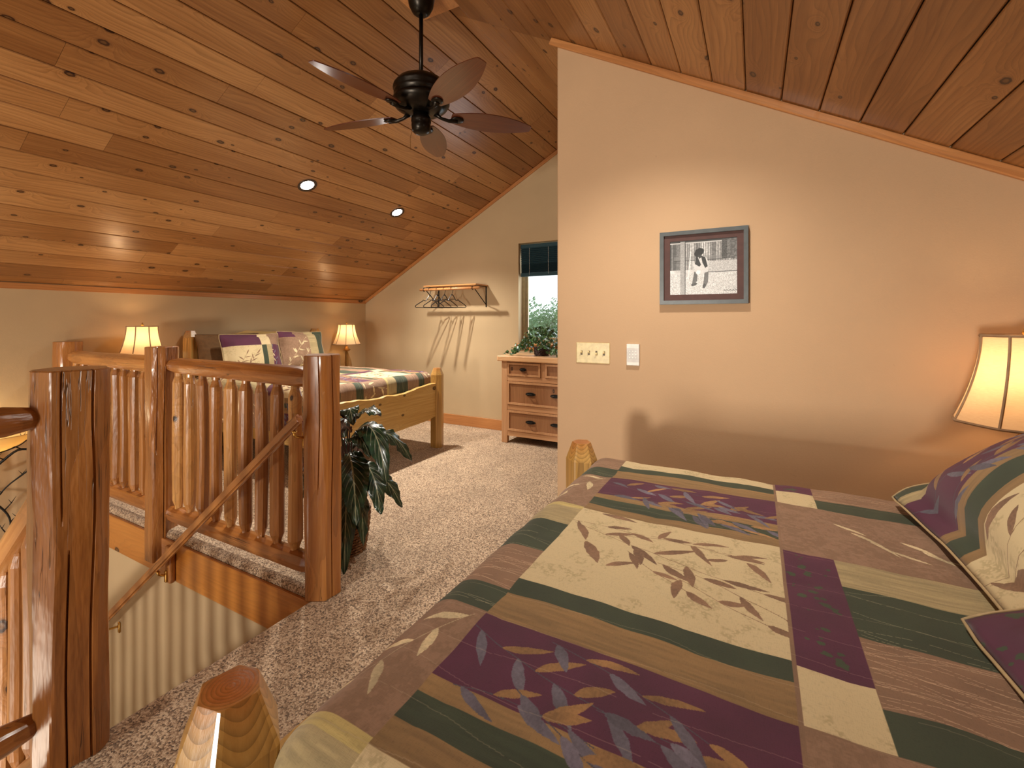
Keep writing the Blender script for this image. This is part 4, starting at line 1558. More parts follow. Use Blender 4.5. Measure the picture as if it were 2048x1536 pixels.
# ================================================================== NIGHTSTANDS AND LAMPS
def nightstand(c, w, d, h, label):
    t = thing('nightstand', label, 'nightstand', c)
    zboard('top', t, -w / 2 - .02, w / 2 + .02, -d / 2 - .02, d / 2 + .02, h - .03, h, 'x', M['dresser_top'], .005)
    bm = bmesh.new(); bx(bm, -w / 2 + .02, w / 2 - .02, -d / 2 + .02, d / 2 - .02, h - .22, h - .03)
    link('body', bm_mesh(bm), M['dresser_dark'], t)
    zboard('drawer', t, -w / 2 + .04, w / 2 - .04, -d / 2 + .005, -d / 2 + .025, h - .20, h - .05, 'x', M['dresser'], .004)
    for sx in (-1, 1):
        for sy in (-1, 1):
            x, y = sx * (w / 2 - .025), sy * (d / 2 - .025)
            zboard('leg', t, x - .02, x + .02, y - .02, y + .02, 0, h - .03, 'z', M['dresser'], .004)
    return t


def table_lamp(loc, label, zs0, zs1, rb, rt, group=None, power=7, rot=0.0):
    """loc z is the table top; shade from zs0 to zs1 above world 0"""
    z0 = loc[2]
    t = thing('table_lamp', label, 'lamp', loc, rot, group)
    hs = zs0 - z0
    prof = [(0.075, 0), (0.078, 0.012), (0.06, 0.022), (0.03, 0.034), (0.018, 0.05), (0.022, 0.07), (0.016, 0.09), (0.020, 0.13), (0.026, 0.19),
            (0.020, hs - 0.115), (0.015, hs - 0.10), (0.026, hs - 0.095), (0.052, hs - 0.082), (0.056, hs - 0.076), (0.024, hs - 0.058), (0.026, hs - 0.045), (0.016, hs - 0.036), (0.012, hs - 0.03), (0.016, hs - 0.012), (0.010, hs), (0.008, hs + 0.05)]
    link('base', lathe_me(prof, 20), M['brass_old'], t, smooth=True)
    H = zs1 - zs0
    N = 8
    sub = 4
    V, F, rows = [], [], 12
    for i in range(rows + 1):
        s = i / rows
        r = rb + (rt - rb) * (1 - (1 - s) ** 1.75)
        for k in range(N * sub):
            a = 2 * math.pi * k / (N * sub)
            loc_a = (a % (2 * math.pi / N)) - math.pi / N
            q = math.cos(math.pi / N) / math.cos(loc_a)
            q = q * 0.7 + 0.3
            V.append((r * q * math.cos(a), r * q * math.sin(a), hs + H * s))
    n = N * sub
    for i in range(rows):
        for k in range(n):
            F.append((i * n + k, i * n + (k + 1) % n, (i + 1) * n + (k + 1) % n, (i + 1) * n + k))
    sh = link('lamp_shade', mesh(V, F), M['shade'], t, smooth=True)
    def ringpts(row, out):
        pts = []
        for k in range(n):
            v = Vector(V[row * n + k]); c = Vector((v.x, v.y, 0)).normalized()
            pts.append(v + c * out)
        return pts
    for row in (0, rows):
        link('ribbon', tube_me(ringpts(row, 0.0), 0.0055, 6, True), M['shade_trim'], sh)
    for k in range(N):
        pts = [V[i * n + k * sub] for i in range(rows + 1)]
        pts = [Vector(p) + Vector((p[0], p[1], 0)).normalized() * 0.001 for p in pts]
        link('rib', tube_me(pts, 0.0045, 5), M['shade_trim'], sh)
    link('finial', lathe_me([(0.004, zs1 - z0 - 0.03), (0.006, zs1 - z0 + .002), (0.012, zs1 - z0 + .012), (0.006, zs1 - z0 + .026), (0.001, zs1 - z0 + .036)], 10), M['brass'], t, smooth=True)
    link('harp', tube_me([(0.0, -0.01, hs + .03), (0, -0.05, hs + .1), (0, -0.05, hs + H * .75), (0, 0, hs + H - .01), (0, 0.05, hs + H * .75), (0, 0.05, hs + .1), (0, .01, hs + .03)], 0.002, 5), M['brass'], t)
    link('bulb', lathe_me([(0.012, hs + .05), (0.016, hs + .08), (0.03, hs + .115), (0.026, hs + .14), (0.005, hs + .155)], 12), M['warm_bulb'], t, smooth=True)
    lamp_bulb((loc[0], loc[1], z0 + hs + 0.17), power)
    return t


nightstand((0.86, 2.285, 0), 0.40, 0.40, 0.64, 'wooden nightstand in the gap between the foreground bed and the partition wall')
nightstand((-5.06, 2.10, 0), 0.40, 0.40, 0.64, 'wooden nightstand under the lamp behind the loft railing')
nightstand((-5.06, 4.505, 0), 0.40, 0.40, 0.64, 'wooden nightstand in the corner under the right lamp of the far bed')
table_lamp((0.862, 2.32, 0.64), 'large bell shaded brass lamp at the right edge beside the foreground bed', 1.045, 1.365, 0.200, 0.122, power=3.4, rot=0.12)
table_lamp((-5.05, 2.10, 0.64), 'lit bell shaded lamp seen just above the loft railing', 1.09, 1.367, 0.185, 0.122, power=4.5)
table_lamp((-5.05, 4.505, 0.64), 'lit bell shaded brass lamp in the corner right of the far bed', 1.09, 1.367, 0.185, 0.108, power=4.5)

# ================================================================== DRESSER
DX0, DX1, DY = -2.616, -1.56, 4.616
dr = thing('dresser', 'wooden chest of drawers with dark iron pulls under the gable window', 'dresser', (0, 0, 0))
zboard('top', dr, DX0 - 0.045, DX1 + .045, DY - 0.035, 5.085, 0.950, 1.012, 'x', M['dresser_top'], 0.008)
for x0, x1 in ((DX0, DX0 + 0.075), (DX1 - 0.075, DX1)):
    zboard('stile', dr, x0, x1, DY, DY + 0.05, 0.0, 0.95, 'z', M['dresser'], 0.004)
    zboard('stile', dr, x0, x1, 5.02, 5.075, 0.0, 0.95, 'z', M['dresser'], 0.004)
zboard('side_panel', dr, DX0 + .01, DX0 + .03, DY + .05, 5.02, 0.10, .95, 'z', M['dresser'], .002)
zboard('side_panel', dr, DX1 - .03, DX1 - .01, DY + .05, 5.02, 0.10, .95, 'z', M['dresser'], .002)
link('back_panel', box_me(DX0 + .03, DX1 - .03, 5.04, 5.06, .09, .95), M['dresser_dark'], dr)
DA, DB = DX0 + 0.075, DX1 - 0.075
for z0, z1 in ((0.94, 0.950), (0.722, 0.778), (0.388, 0.448), (0.085, 0.145)):
    zboard('rail', dr, DA, DB, DY + 0.004, DY + 0.05, z0, z1, 'x', M['dresser'], 0.002)
dm = (DA + DB) / 2
zboard('rail', dr, dm - .025, dm + .025, DY + .004, DY + .05, .778, .94, 'z', M['dresser'], .002)


def drawer(x0, x1, z0, z1, pulls, pw):
    bm = bmesh.new()
    g = 0.004
    x0 += g; x1 -= g; z0 += g; z1 -= g
    f = 0.024
    for a in ((x0, x0 + f, z0, z1), (x1 - f, x1, z0, z1), (x0 + f, x1 - f, z1 - f, z1), (x0 + f, x1 - f, z0, z0 + f)):
        c = ((a[0] + a[1]) / 2, DY + .02, (a[2] + a[3]) / 2)
        bx(bm, a[0], a[1], DY - 0.006, DY + 0.045, a[2], a[3])
    me_f = bm_mesh(bm)
    d = link('drawer', me_f, M['dresser'], dr)
    zboard('panel', d, x0 + f, x1 - f, DY + 0.006, DY + 0.03, z0 + f, z1 - f, 'z', M['dresser_dark'], 0.002)
    for px in pulls:
        zc_ = (z0 + z1) / 2
        pts = [(px + pw / 2 * math.cos(a) * (1 if abs(math.cos(a)) < .8 else 1), zc_ + 0.020 * math.sin(a)) for a in [2 * math.pi * k / 16 for k in range(16)]]
        pl_ = prism_me(pts, 'y', DY - 0.002, DY + 0.006)
        cup = tube_me([(px - pw * .3, DY - .002, zc_), (px - pw * .22, DY - .022, zc_), (px, DY - .028, zc_ + .002), (px + pw * .22, DY - .022, zc_), (px + pw * .3, DY - .002, zc_)], 0.007, 8)
        link('pull', join_me([pl_, cup]), M['iron'], d)
drawer(DA, dm - .025, .778, .94, [(DA + dm - .025) / 2 - .01], .085)
drawer(dm + .025, DB, .778, .94, [(DB + dm + .025) / 2], .085)
drawer(DA, DB, .448, .722, [DA + .30, DB - .30], .125)
drawer(DA, DB, .145, .388, [DA + .30, DB - .30], .125)

# ivy in a dark basket on the dresser
iv = thing('ivy_plant', 'green ivy in a dark woven basket on the dresser', 'plant', (-2.20, 4.83, 1.012))


def basket_me(r0, r1, h, nst=22, nrow=10, sw=0.006):
    ms = []
    for k in range(nrow):
        t = (k + .5) / nrow
        r = r0 + (r1 - r0) * math.sin(t * math.pi / 2)
        n = nst * 2
        pts = []
        for j in range(n):
            a = 2 * math.pi * j / n
            q = r + (sw * .6 if (j + k) % 2 else -sw * .6)
            pts.append((q * math.cos(a), q * math.sin(a), h * t))
        ms.append(tube_me(pts, h / nrow * .48, 5, True))
    return join_me(ms)


link('basket', basket_me(.075, .085, .10, 14, 7, .006), M['wicker_dark'], iv)


def small_leaves(n, seed, fpos, size):
    r = random.Random(seed)
    V, F, UV = [], [], []
    for k in range(n):
        p = fpos(r)
        nrm = Vector((r.uniform(-1, 1), r.uniform(-1.4, .4), r.uniform(-.2, 1.2))).normalized()
        d = nrm.orthogonal().normalized()
        d = Matrix.Rotation(r.uniform(0, 6.28), 3, nrm) @ d
        w = nrm.cross(d)
        s = size * r.uniform(.6, 1.2)
        b = len(V)
        for (a, c_, z, u, v) in ((0, 0, 0, 0, .5), (.35, .45, .1, .35, 1), (.45, 0, 0, .5, .5), (.35, -.45, .1, .35, 0), (1, 0, -.1, 1, .5)):
            V.append(p + d * a * s + w * c_ * s + nrm * z * s)
            UV.append((u, v))
        F += [(b, b + 2, b + 1), (b, b + 3, b + 2), (b + 1, b + 2, b + 4), (b + 2, b + 3, b + 4)]
    return mesh(V, F, UV)


def ivy_pos(r):
    if r.random() < .70:
        a = r.uniform(0, 6.28); e_ = r.random() ** .5
        z = .06 + .27 * r.random()
        rr = .24 * e_ * math.sqrt(max(.1, 1 - ((z - .15) / .22) ** 2))
        return Vector((rr * math.cos(a), rr * math.sin(a) * .75, z))
    if r.random() < .75:
        t = r.random()
        return Vector((-.10 - .25 * t + r.uniform(-.05, .05), -.12 + r.uniform(-.07, .07), .17 - .14 * t + r.uniform(-.03, .03)))
    t = r.random()
    return Vector((.06 + .22 * t, -.12 + r.uniform(-.05, .05), .02 + .12 * (1 - t)))
lv = link('foliage', small_leaves(430, 4, ivy_pos, .050), M['ivy'], iv)
lv['kind'] = 'stuff'

# ================================================================== SHELF WITH HANGERS
sh = thing('wall_shelf', 'small wooden shelf with a hanging rod on black iron brackets', 'shelf', (0, 0, 0))
zboard('board', sh, -3.94, -3.10, 4.815, YG - .002, 1.872, 1.890, 'x', M['shelf'], .003)
link('rod', tube_me([(-3.965, 4.78, 1.832), (-3.03, 4.78, 1.832)], .0165, 14), M['shelf'], sh, smooth=True)
for x in (-3.90, -3.125):
    a = box_me(x - .008, x + .008, YG - .006, YG - .001, 1.60, 1.872)
    b = box_me(x - .008, x + .008, 4.83, YG - .001, 1.866, 1.872)
    c_ = tube_me([(x, YG - .006, 1.63), (x, 4.80, 1.842)], .006, 6)
    d_ = tube_me([(x, 4.78 + .021 * math.cos(t), 1.832 + .021 * math.sin(t)) for t in [2 * math.pi * k / 14 for k in range(14)]], .0045, 6, True)
    link('bracket', join_me([a, b, c_, d_]), M['iron'], sh)


def hanger_me():
    pts = []
    for k in range(12):      # hook round the rod
        a = math.radians(-40 + 220 * k / 11)
        pts.append((0.021 * math.cos(a), 0, 0.021 * math.sin(a)))
    pts = pts[::-1]
    hook = [(-0.021, 0, 0.0)] + [(0.022 * math.cos(a), 0, 0.022 * math.sin(a)) for a in [math.radians(180 - 225 * k / 12) for k in range(13)]]
    hook += [(0.006, 0, -0.05), (0, 0, -0.062), (0, 0, -0.075)]
    m1 = tube_me(hook, .0032, 6)
    neck = (0, 0, -.078)
    sh_ = [(-.013, 0, -.082), (-.035, 0, -.115), (-.055, 0, -.150), (-.075, 0, -.150), (-.088, 0, -.140), (-.100, 0, -.152), (-.17, 0, -.195), (-.200, 0, -.215), (-.205, 0, -.232), (-.19, 0, -.240)]
    loop = sh_ + [(-x, y, z) for x, y, z in sh_[::-1]]
    m2 = tube_me(loop, .0055, 6, True)
    m3 = tube_me([(-.045, 0, -.135), (.045, 0, -.135)], .003, 5)
    m4 = tube_me([(0, 0, -.070), (-.013, 0, -.086)], .005, 5)
    m5 = tube_me([(0, 0, -.070), (.013, 0, -.086)], .005, 5)
    return join_me([m1, m2, m3, m4, m5])


hme = hanger_me()
place = ['leftmost', 'second from the left', 'third from the left', 'rightmost']
for i, x in enumerate((-3.80, -3.675, -3.562, -3.443)):
    o = link('coat_hanger', hme, M['black_plastic'])
    o.location = (x, 4.78, 1.832)
    o.rotation_euler = (0, 0, math.radians(90 - 27 + (i % 3) * 4))
    tag(o, 'black plastic hanger, %s on the shelf rod' % place[i], 'hanger', 'black hangers on the shelf rod')

# ================================================================== PICTURE, SWITCHES
PX0, PX1, PZ0, PZ1 = -0.462, -0.030, 1.508, 1.902


def photo_print():
    w, h = 352, 296
    a = np.zeros((h, w, 3), np.float32)
    S = Canvas.__new__(Canvas)
    S.x0 = S.y0 = 0; S.res = 1.0; S.w, S.h = w, h; S.W, S.H = w, h
    S.a = a
    S.n1 = smooth_noise(h, w, 6); S.n2 = smooth_noise(h, w, 22); S.n3 = smooth_noise(h, w, 2)
    S.nx = S.n1
    g = lambda v: np.array([v, v, v * 1.03])
    yy, xx = np.mgrid[0:h, 0:w]
    a[:] = (0.80 + 0.22 * (S.n3[..., None] - .3) * S.n1[..., None])
    a[:] = a * (0.85 + .25 * S.n2[..., None])
    # plank wall
    r = random.Random(2)
    x = 0
    while x < w:
        pw = r.randint(7, 14)
        v = r.uniform(.38, .78) if x > 60 else r.uniform(.25, .5)
        y0 = 175 if x < 275 else 150
        seg = a[y0 - 40:285, x:x + pw]
        gr = S.n3[y0 - 40:285, x:x + 1, None] * .2 + S.nx[y0 - 40:285, x:x + pw, None] * .3
        seg[:] = v * (.75 + gr)
        a[y0 - 40:285, x:x + 2] = .12
        x += pw
    a[278:285, :] = .75
    a[284:, :] = .2
    a[186:208, 24:275] = a[186:208, 24:275] * .4 + .30
    a[184:187, 24:275] = .12
    a[120:178, 190:] = (.72 + .3 * (S.n3[120:178, 190:, None] - .5))    # bale
    a[118:122, 190:] = .35
    a[186:290, 275:300] = .16 + .25 * S.n3[186:290, 275:300, None]      # dark post
    a[186:290, 300:w] = .30 + .2 * S.n1[186:290, 300:w, None]
    a[0:118] = .78 + .35 * (S.n3[0:118, :, None] - .5) * (0.6 + S.n1[0:118, :, None])
    a[0:290, 58:84] = .50 + .22 * S.n3[0:290, 58:84, None]              # near post
    a[0:290, 82:86] = .25
    def poly(pts, v, tex=.15):
        n = len(pts)
        m = np.zeros((h, w), bool)
        X, Y = xx + .5, yy + .5
        j = n - 1
        for i in range(n):
            xi, yi = pts[i]; xj, yj = pts[j]
            c = ((yi > Y) != (yj > Y)) & (X < (xj - xi) * (Y - yi) / (yj - yi + 1e-9) + xi)
            m ^= c
            j = i
        a[m] = np.clip(v + tex * (S.n3[m][:, None] - .5), 0, 1)
    poly([(96, 70), (112, 235), (117, 235), (102, 70)], .88)             # leaning pole
    poly([(120, 56), (135, 60), (148, 74), (150, 128), (134, 130), (128, 96)], .34)
    poly([(178, 48), (192, 42), (204, 66), (208, 128), (188, 132), (184, 90)], .38)
    poly([(116, 56), (120, 46), (138, 50), (150, 60), (140, 66)], .22)
    poly([(176, 36), (186, 34), (194, 52), (186, 60), (178, 52)], .2)
    poly([(134, 124), (130, 160), (140, 200), (165, 210), (195, 200), (208, 170), (206, 122), (170, 112)], .80, .1)
    poly([(140, 200), (150, 205), (168, 160), (160, 150), (136, 165)], .12)
    poly([(168, 208), (190, 200), (203, 150), (190, 142), (176, 170)], .12)
    poly([(140, 118), (150, 132), (166, 128), (164, 112), (150, 106)], .92, .05)
    poly([(132, 218), (140, 240), (160, 250), (178, 246), (184, 232), (176, 216), (156, 202), (140, 204)], .07, .04)
    poly([(150, 212), (168, 216), (174, 204), (160, 192)], .18)
    for k in range(9):
        xk = 284 + k * 7
        S.line([(xk, 17 + (k % 3) * 2), (xk + 4, 22 - (k % 2) * 4), (xk + 7, 18)], 1.0, g(.1))
    return S


S = photo_print()
imP = S.image('barn_photograph')
t = NT('barn_photograph')
uvn = t.add('ShaderNodeUVMap'); tx = t.add('ShaderNodeTexImage'); tx.image = imP
t.set(tx.inputs[0], uvn.outputs[0])
M['photo'] = t.fin(Base_Color=tx.outputs[0], Roughness=0.35)
pic = thing('framed_picture', 'slate framed black and white photo of a seated person in a dark hat', 'picture', (0, 0, 0))
link('frame', ring_me(PX0, PX1, PZ0, PZ1, 0.021, YN - 0.030, YN - 0.001), M['frame_blue'], pic)
link('mat_board', ring_me(PX0 + .018, PX1 - .018, PZ0 + .018, PZ1 - .018, 0.034, YN - .016, YN - .010), M['mat_board'], pic)
pme = mesh([(PX0 + .05, YN - .012, PZ0 + .05), (PX1 - .05, YN - .012, PZ0 + .05), (PX1 - .05, YN - .012, PZ1 - .05), (PX0 + .05, YN - .012, PZ1 - .05)],
           [(0, 1, 2, 3)], [(0, 0), (1, 0), (1, 1), (0, 1)])
link('print', pme, M['photo'], pic)
link('backing', box_me(PX0 + .02, PX1 - .02, YN - .010, YN - .001, PZ0 + .02, PZ1 - .02), M['mat_board'], pic)

sp = thing('light_switch', 'ivory wall plate with four toggle switches', 'switch', (-0.851, YN, 1.228))
link('plate', box_me(-.103, .103, -.006, 0, -.062, .062, .004, 2), M['ivory'], sp)
for k in range(4):
    x = -.069 + .046 * k
    link('slot', box_me(x - .006, x + .006, -.0068, -.005, -.013, .013), M['slot'], sp)
    me = box_me(-.0045, .0045, -.016, .0, -.005, .005, .0015)
    link('toggle', me, M['ivory'], sp, Matrix.Translation((x, -.005, 0)) @ Matrix.Rotation(math.radians(-32 if k != 2 else 32), 4, 'X'))
    for z in (-.032, .032):
        link('screw', lathe_me([(.003, 0), (.003, .001)], 8), M['ivory'], sp, Matrix.Translation((x, -.006, z)) @ Matrix.Rotation(math.radians(90), 4, 'X'))
kp = thing('wall_keypad', 'white wall keypad with nine square buttons right of the switches', 'keypad', (-0.612, YN, 1.226))
link('housing', box_me(-.036, .036, -.016, 0, -.061, .061, .003, 2), M['white_plastic'], kp)
link('face', box_me(-.033, .033, -.0168, -.015, -.040, .038), plain('keypad_face', srgb('cfcac4'), .4), kp)
for i in range(3):
    for j in range(3):
        x, z = -.017 + .017 * i, .020 - .018 * j
        link('button', join_me([box_me(x - .0062, x + .0062, -.0178, -.0165, z - .0062, z + .0062)]), M['button_grey'], kp)
        link('button_cap', box_me(x - .004, x + .004, -.0186, -.0175, z - .004, z + .004), M['white_plastic'], kp)

# ================================================================== RECESSED LIGHTS
canlab = ['recessed ceiling light glaring left of the fan', 'recessed ceiling light nearer the gable wall', 'recessed ceiling light over the foreground bed', 'recessed ceiling light over the stairwell', 'recessed ceiling light behind the camera over the bed']
for i, (x, y) in enumerate(CANS):
    sgn = -1 if x < RX else 1
    nrm = Vector((sgn * sn, 0, cs))
    t = thing('recessed_light', canlab[i], 'light', (0, 0, 0))
    m = frame_mat(Vector((x, y, zc(x))) - nrm * 0.001, nrm.cross(Vector((0, 1, 0))), (0, 1, 0), nrm)
    link('trim_ring', lathe_me([(.062, 0), (.082, 0), (.085, -.004), (.080, -.008), (.062, -.004), (.058, -.001)], 28, cap=False), M['dark_leather'], t, m, smooth=True)
    link('lamp_lens', lathe_me([(.0, -.003), (.040, -.004), (.056, -.002), (.060, .0)], 24, cap=False), M['bulb'], t, m, smooth=True)

# ================================================================== CEILING FAN
FX, FY = -1.9, 2.3
fan = thing('ceiling_fan', 'dark bronze ceiling fan with five walnut blades hanging from the ridge', 'fan', (FX, FY, 0))
link('mounting_block', box_me(-.16, .16, -.11, .21, RZ - .085, RZ + .02, .004), M['trim'], fan)
link('canopy', lathe_me([(.088, RZ - .09), (.085, RZ - .12), (.078, RZ - .16), (.058, RZ - .20), (.040, RZ - .215), (.030, RZ - .22)], 28), M['bronze'], fan, smooth=True)
link('downrod', lathe_me([(.0135, 2.98), (.0135, RZ - .20)], 14), M['bronze'], fan, smooth=True)
link('motor_housing', lathe_me([(.02, 3.000), (.04, 2.998), (.10, 2.985), (.150, 2.955), (.175, 2.922), (.178, 2.905), (.168, 2.893), (.172, 2.882), (.172, 2.868), (.160, 2.858),
                                (.168, 2.845), (.182, 2.832), (.182, 2.820), (.165, 2.795), (.125, 2.768), (.085, 2.756), (.06, 2.752)], 40), M['bronze'], fan, smooth=True)
link('switch_housing', lathe_me([(.05, 2.76), (.052, 2.735), (.062, 2.728), (.064, 2.70), (.058, 2.688), (.062, 2.68), (.058, 2.645), (.045, 2.63), (.02, 2.622)], 28), M['bronze'], fan, smooth=True)
link('pull_chain', tube_me([(-.045, -.03, 2.65), (-.055, -.04, 2.60), (-.055, -.04, 2.515)], .0016, 5), M['brass_old'], fan)


def blade_me():
    N = 26
    top, bot = [], []
    pr = []
    for i in range(N + 1):
        s = i / N
        w = .090 * max(0.0, math.sin(math.pi * (0.13 + 0.80 * s))) ** 0.75
        pr.append((.20 + .545 * s, w))
    pr = [(.195, pr[0][1] * .7)] + pr + [(.749, pr[-1][1] * .65)]
    pts = [(x, w) for x, w in pr] + [(x, -w) for x, w in pr[::-1]]
    V = [(y, -.003, x) for x, y in pts] + [(y, .003, x) for x, y in pts]
    n = len(pts)
    F = [tuple(range(n)), tuple(range(n, 2 * n))[::-1]] + [(i, i + n, (i + 1) % n + n, (i + 1) % n) for i in range(n)]
    me = mesh(V, F)
    bm = bmesh.new(); bm.from_mesh(me)
    return bm_mesh(bm)


bme = blade_me()
for k in range(5):
    a = math.radians(-26.3 + 72 * k)
    rd = Vector((math.cos(a), math.sin(a), 0))
    tg = Vector((-math.sin(a), math.cos(a), 0))
    pit = math.radians(-13)
    xd = tg * math.cos(pit) + Vector((0, 0, 1)) * math.sin(pit)
    m = frame_mat((0, 0, 2.752), xd, rd.cross(xd), rd)
    b = link('blade', bme, M['walnut'], fan, m)
    arm = tube_me([rd * .09 + Vector((0, 0, 2.765)), rd * .13 + Vector((0, 0, 2.742)), rd * .18 + Vector((0, 0, 2.732)), rd * .235 + Vector((0, 0, 2.742))], [.016, .010, .012, .020], 8)
    pl = lathe_me([(.030, 0), (.034, .006), (.028, .012)], 16)
    for v in pl.vertices:
        q = v.co.copy()
        v.co = Vector(m @ Vector((q.x, 0, q.y * 1.3 + .235))) + (rd.cross(xd)) * (-.004 - q.z) * (-1 if rd.cross(xd).z < 0 else 1)
    link('blade_iron', join_me([arm, pl]), M['bronze'], fan, smooth=True)

# ================================================================== FLOOR PLANT
PB = Vector((-2.23, 1.99, 0))
pt = thing('potted_plant', 'broad-leaved dark green plant in a wicker basket behind the loft railing post', 'plant', PB)
link('basket', basket_me(.105, .135, .26, 20, 15, .006), M['wicker'], pt)
link('soil', lathe_me([(.0, .235), (.12, .235)], 18, cap=False), plain('moss', srgb('4a4028'), .95), pt)


def big_leaf_me(p0, p1, p2, w, face, seed=0, cup=0.22, NU=24, NV=12):
    pts = bez(p0, p1, p2, NU + 1)
    face = Vector(face).normalized()
    V, UV, F = [], [], []
    for i, p in enumerate(pts):
        a = pts[max(0, i - 1)]; b = pts[min(NU, i + 1)]
        d = (b - a).normalized()
        s = face.cross(d)
        s = s.normalized() if s.length > .05 else Vector((1, 0, 0))
        nrm = d.cross(s).normalized()
        if nrm.dot(face) < 0:
            s, nrm = -s, -nrm
        u = i / NU
        wd = w * (math.sin(math.pi * min(1, u * .93 + .035)) ** .75) * (1 - .35 * u) * 1.15
        if i == NU: wd = 0.002
        for j in range(NV + 1):
            v = -1 + 2 * j / NV
            rip = .009 * math.sin((u * 7.5 - abs(v) * 1.1) * 2 * math.pi) * abs(v) * (w / .07)
            edge = .010 * math.sin(u * 21 + seed + (2 if v > 0 else 0)) * abs(v) ** 3
            V.append(p + s * (wd * v) + nrm * (-cup * wd * abs(v) ** 1.3 + rip + edge))
            UV.append((u, (v + 1) / 2))
    n = NV + 1
    for i in range(NU):
        for j in range(NV):
            F.append((i * n + j, (i + 1) * n + j, (i + 1) * n + j + 1, i * n + j + 1))
    me = mesh(V, F, UV)
    mid = me.polygons[(NU // 2) * NV + NV // 2]
    if mid.normal.dot(face) < 0:
        me.flip_normals()
    return me


def W(x, y, z):
    return Vector((x, y, z)) - PB
# (base, control, tip, half width, facing, material)
CF, UPF = (.62, -.62, .45), (.25, -.35, .9)
leaves = [
    (W(-2.14, 1.93, .80), W(-1.98, 1.90, .97), W(-1.80, 1.84, .90), .052, UPF, 'leaf'),
    (W(-2.12, 1.93, .72), W(-1.90, 1.90, .98), W(-1.70, 1.78, .56), .074, (.45, -.35, .8), 'leaf'),
    (W(-2.12, 1.90, .70), W(-1.99, 1.86, .84), W(-1.84, 1.80, .68), .055, UPF, 'leaf'),
    (W(-2.12, 1.90, .64), W(-1.96, 1.80, .66), W(-1.90, 1.76, .31), .092, CF, 'leaf'),
    (W(-2.08, 1.97, .56), W(-1.92, 1.92, .60), W(-1.84, 1.88, .34), .072, (.7, -.4, .45), 'leaf'),
    (W(-2.12, 1.90, .48), W(-2.00, 1.78, .46), W(-1.97, 1.74, .04), .070, CF, 'leaf'),
    (W(-2.14, 1.88, .50), W(-2.06, 1.78, .44), W(-2.03, 1.76, .18), .062, CF, 'leaf'),
    (W(-2.06, 1.92, .46), W(-1.98, 1.88, .42), W(-1.93, 1.84, .16), .050, (.8, -.3, .2), 'leaf'),
    (W(-2.20, 1.92, .75), W(-2.12, 1.86, .84), W(-1.98, 1.80, .80), .045, (.5, -.7, -.3), 'leaf_dark'),
    (W(-2.18, 1.95, .80), W(-2.12, 1.90, 1.00), W(-2.03, 1.86, .82), .060, UPF, 'leaf'),
    (W(-2.24, 1.98, .70), W(-2.36, 2.02, .90), W(-2.54, 2.05, .60), .070, UPF, 'leaf'),
    (W(-2.24, 2.00, .60), W(-2.30, 2.12, .78), W(-2.36, 2.26, .42), .070, UPF, 'leaf'),
    (W(-2.16, 2.02, .66), W(-2.06, 2.18, .82), W(-1.98, 2.30, .50), .070, UPF, 'leaf'),
    (W(-2.24, 1.92, .50), W(-2.40, 1.88, .56), W(-2.52, 1.86, .28), .066, CF, 'leaf'),
    (W(-2.22, 1.90, .62), W(-2.32, 1.82, .74), W(-2.42, 1.80, .50), .062, (.3, -.8, .5), 'leaf_dark'),
    (W(-2.12, 2.02, .46), W(-1.98, 2.06, .54), W(-1.90, 2.12, .28), .060, UPF, 'leaf'),
    (W(-2.20, 1.88, .44), W(-2.20, 1.80, .44), W(-2.18, 1.76, .16), .060, CF, 'leaf'),
]
for i, (a, b, c_, w, fc, mt) in enumerate(leaves):
    link('leaf', big_leaf_me(a, b, c_, w, fc, i), M[mt], pt, smooth=True)
    base = Vector((a.x * .15, a.y * .15, 0.22))
    link('stem', tube_me(bez(base, (a + base) / 2 + Vector((.01, 0, .05)), a, 8), [.006, .0058, .0055, .005, .0048, .0045, .004, .0035], 6), M['stem'], pt, smooth=True)

# ================================================================== WALL SCONCE
SY, SZ = 1.135, 0.53
sc_ = thing('wall_sconce', 'amber glass bowl wall light on black iron twig scrolls in the stairwell', 'sconce', (0, 0, 0))
prof = [(.02, -.105), (.09, -.095), (.16, -.065), (.215, -.025), (.245, .012), (.250, .018), (.240, .012), (.21, -.018), (.15, -.055), (.08, -.085), (.0, -.092)]
link('glass_bowl', lathe_me(prof, 36, cap=False), M['amber'], sc_, Matrix.Translation((-5.06, SY, SZ)) @ Matrix.Rotation(math.radians(-4), 4, 'Y'), smooth=True)
link('wall_plate', box_me(XL + .001, XL + .02, SY - .05, SY + .05, SZ - .35, SZ - .10, .006, 2), M['iron'], sc_)
def twig(pts, r0, thorns, seed):
    r = random.Random(seed)
    P = [Vector(p) for p in pts]
    dense = []
    for i in range(len(P) - 1):
        a = P[max(0, i - 1)]; b = P[i]; c_ = P[i + 1]; d = P[min(len(P) - 1, i + 2)]
        for k in range(5):
            t_ = k / 5
            dense.append(0.5 * ((2 * b) + (-a + c_) * t_ + (2 * a - 5 * b + 4 * c_ - d) * t_ ** 2 + (-a + 3 * b - 3 * c_ + d) * t_ ** 3))
    dense.append(P[-1])
    n = len(dense)
    ms = [tube_me(dense, [r0 * (1 - .7 * i / n) for i in range(n)], 6)]
    for k in range(thorns):
        q = dense[int(n * (k + .7) / (thorns + .7))]
        d = Vector((r.uniform(-.2, .5), r.choice([-1, 1]) * r.uniform(.3, 1), r.uniform(.2, 1))).normalized()
        L = r.uniform(.05, .10)
        m_ = q + d * L * .6 + Vector((0, 0, .01))
        ms.append(tube_me([q, m_, q + d * L + Vector((0, 0, .03))], [.005, .0035, .001], 5))
        ms.append(tube_me([m_, m_ + Vector((.01, -d.y * .03, .035))], [.003, .001], 5))
    return join_me(ms)
xw = XL + .09
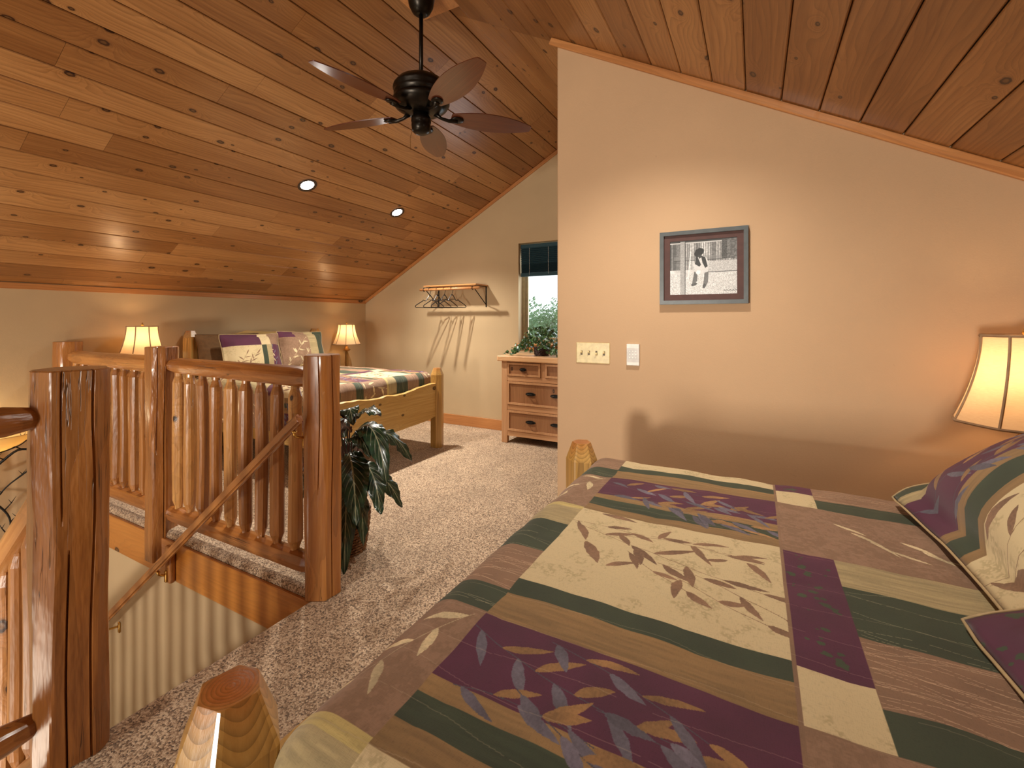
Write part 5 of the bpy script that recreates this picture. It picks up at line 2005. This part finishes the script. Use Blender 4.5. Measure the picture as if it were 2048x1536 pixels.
for pts, r0, th, sd in (
        ([(xw, SY - .02, SZ - .30), (xw + .05, SY + .06, SZ - .24), (xw + .10, SY + .17, SZ - .13), (xw + .12, SY + .26, SZ - .17), (xw + .08, SY + .24, SZ - .30), (xw + .04, SY + .12, SZ - .42), (xw, SY + .0, SZ - .62), (xw, SY - .10, SZ - .80)], .011, 8, 1),
        ([(xw, SY - .10, SZ - .42), (xw + .04, SY + .04, SZ - .50), (xw + .06, SY + .135, SZ - .66), (xw + .05, SY + .11, SZ - .82), (xw, SY - .06, SZ - .98)], .010, 6, 2),
        ([(xw, SY + .02, SZ - .30), (xw + .05, SY - .10, SZ - .22), (xw + .1, SY - .22, SZ - .14), (xw + .1, SY - .28, SZ - .20), (xw + .05, SY - .22, SZ - .36), (xw, SY - .06, SZ - .56)], .011, 7, 3),
        ([(xw + .10, SY - .20, SZ - .125), (xw + .2, SY - .02, SZ - .115), (xw + .16, SY + .16, SZ - .085), (xw + .10, SY + .245, SZ - .03)], .007, 4, 5)):
    link('twig', twig(pts, r0, th, sd), M['iron'], sc_, smooth=True)
d = bpy.data.lights.new('sconce_light', 'POINT'); d.energy = 4; d.color = (1, .80, .50); d.shadow_soft_size = .04
o = bpy.data.objects.new('sconce_light', d); C.objects.link(o); o.location = (-5.08, SY, SZ + .02)

# ================================================================== OUTSIDE
tr = thing('tree', 'leafy green tree seen through the gable window', 'tree', (-6.9, 15.5, -5.5))
rt = random.Random(8)
cl = [(Vector((rt.uniform(-3.2, 3.2), rt.uniform(-1.2, 1.2), rt.uniform(3.6, 7.1))), rt.uniform(.5, .95)) for _ in range(70)]
V, F = [], []
for k in range(30000):
    c_, rr = rt.choice(cl)
    v = Vector((rt.gauss(0, 1), rt.gauss(0, 1), rt.gauss(0, 1))).normalized() * rr * rt.random() ** .4
    p = c_ + v
    n_ = Vector((rt.gauss(0, 1), rt.gauss(0, 1), rt.gauss(0, 1))).normalized()
    a = n_.orthogonal().normalized(); b_ = n_.cross(a)
    s = rt.uniform(.045, .08)
    i0 = len(V)
    V += [p + a * s, p + b_ * s * .55, p - a * s, p - b_ * s * .55]
    F.append((i0, i0 + 1, i0 + 2, i0 + 3))
fo = link('foliage', mesh(V, F), M['foliage'], tr)
fo['kind'] = 'stuff'
link('trunk', tube_me([(0, 0, 0), (.1, 0, 2.0), (-.05, 0, 4.0), (.1, 0, 6.0)], [.28, .22, .15, .05], 10), M['bark'], tr, smooth=True)
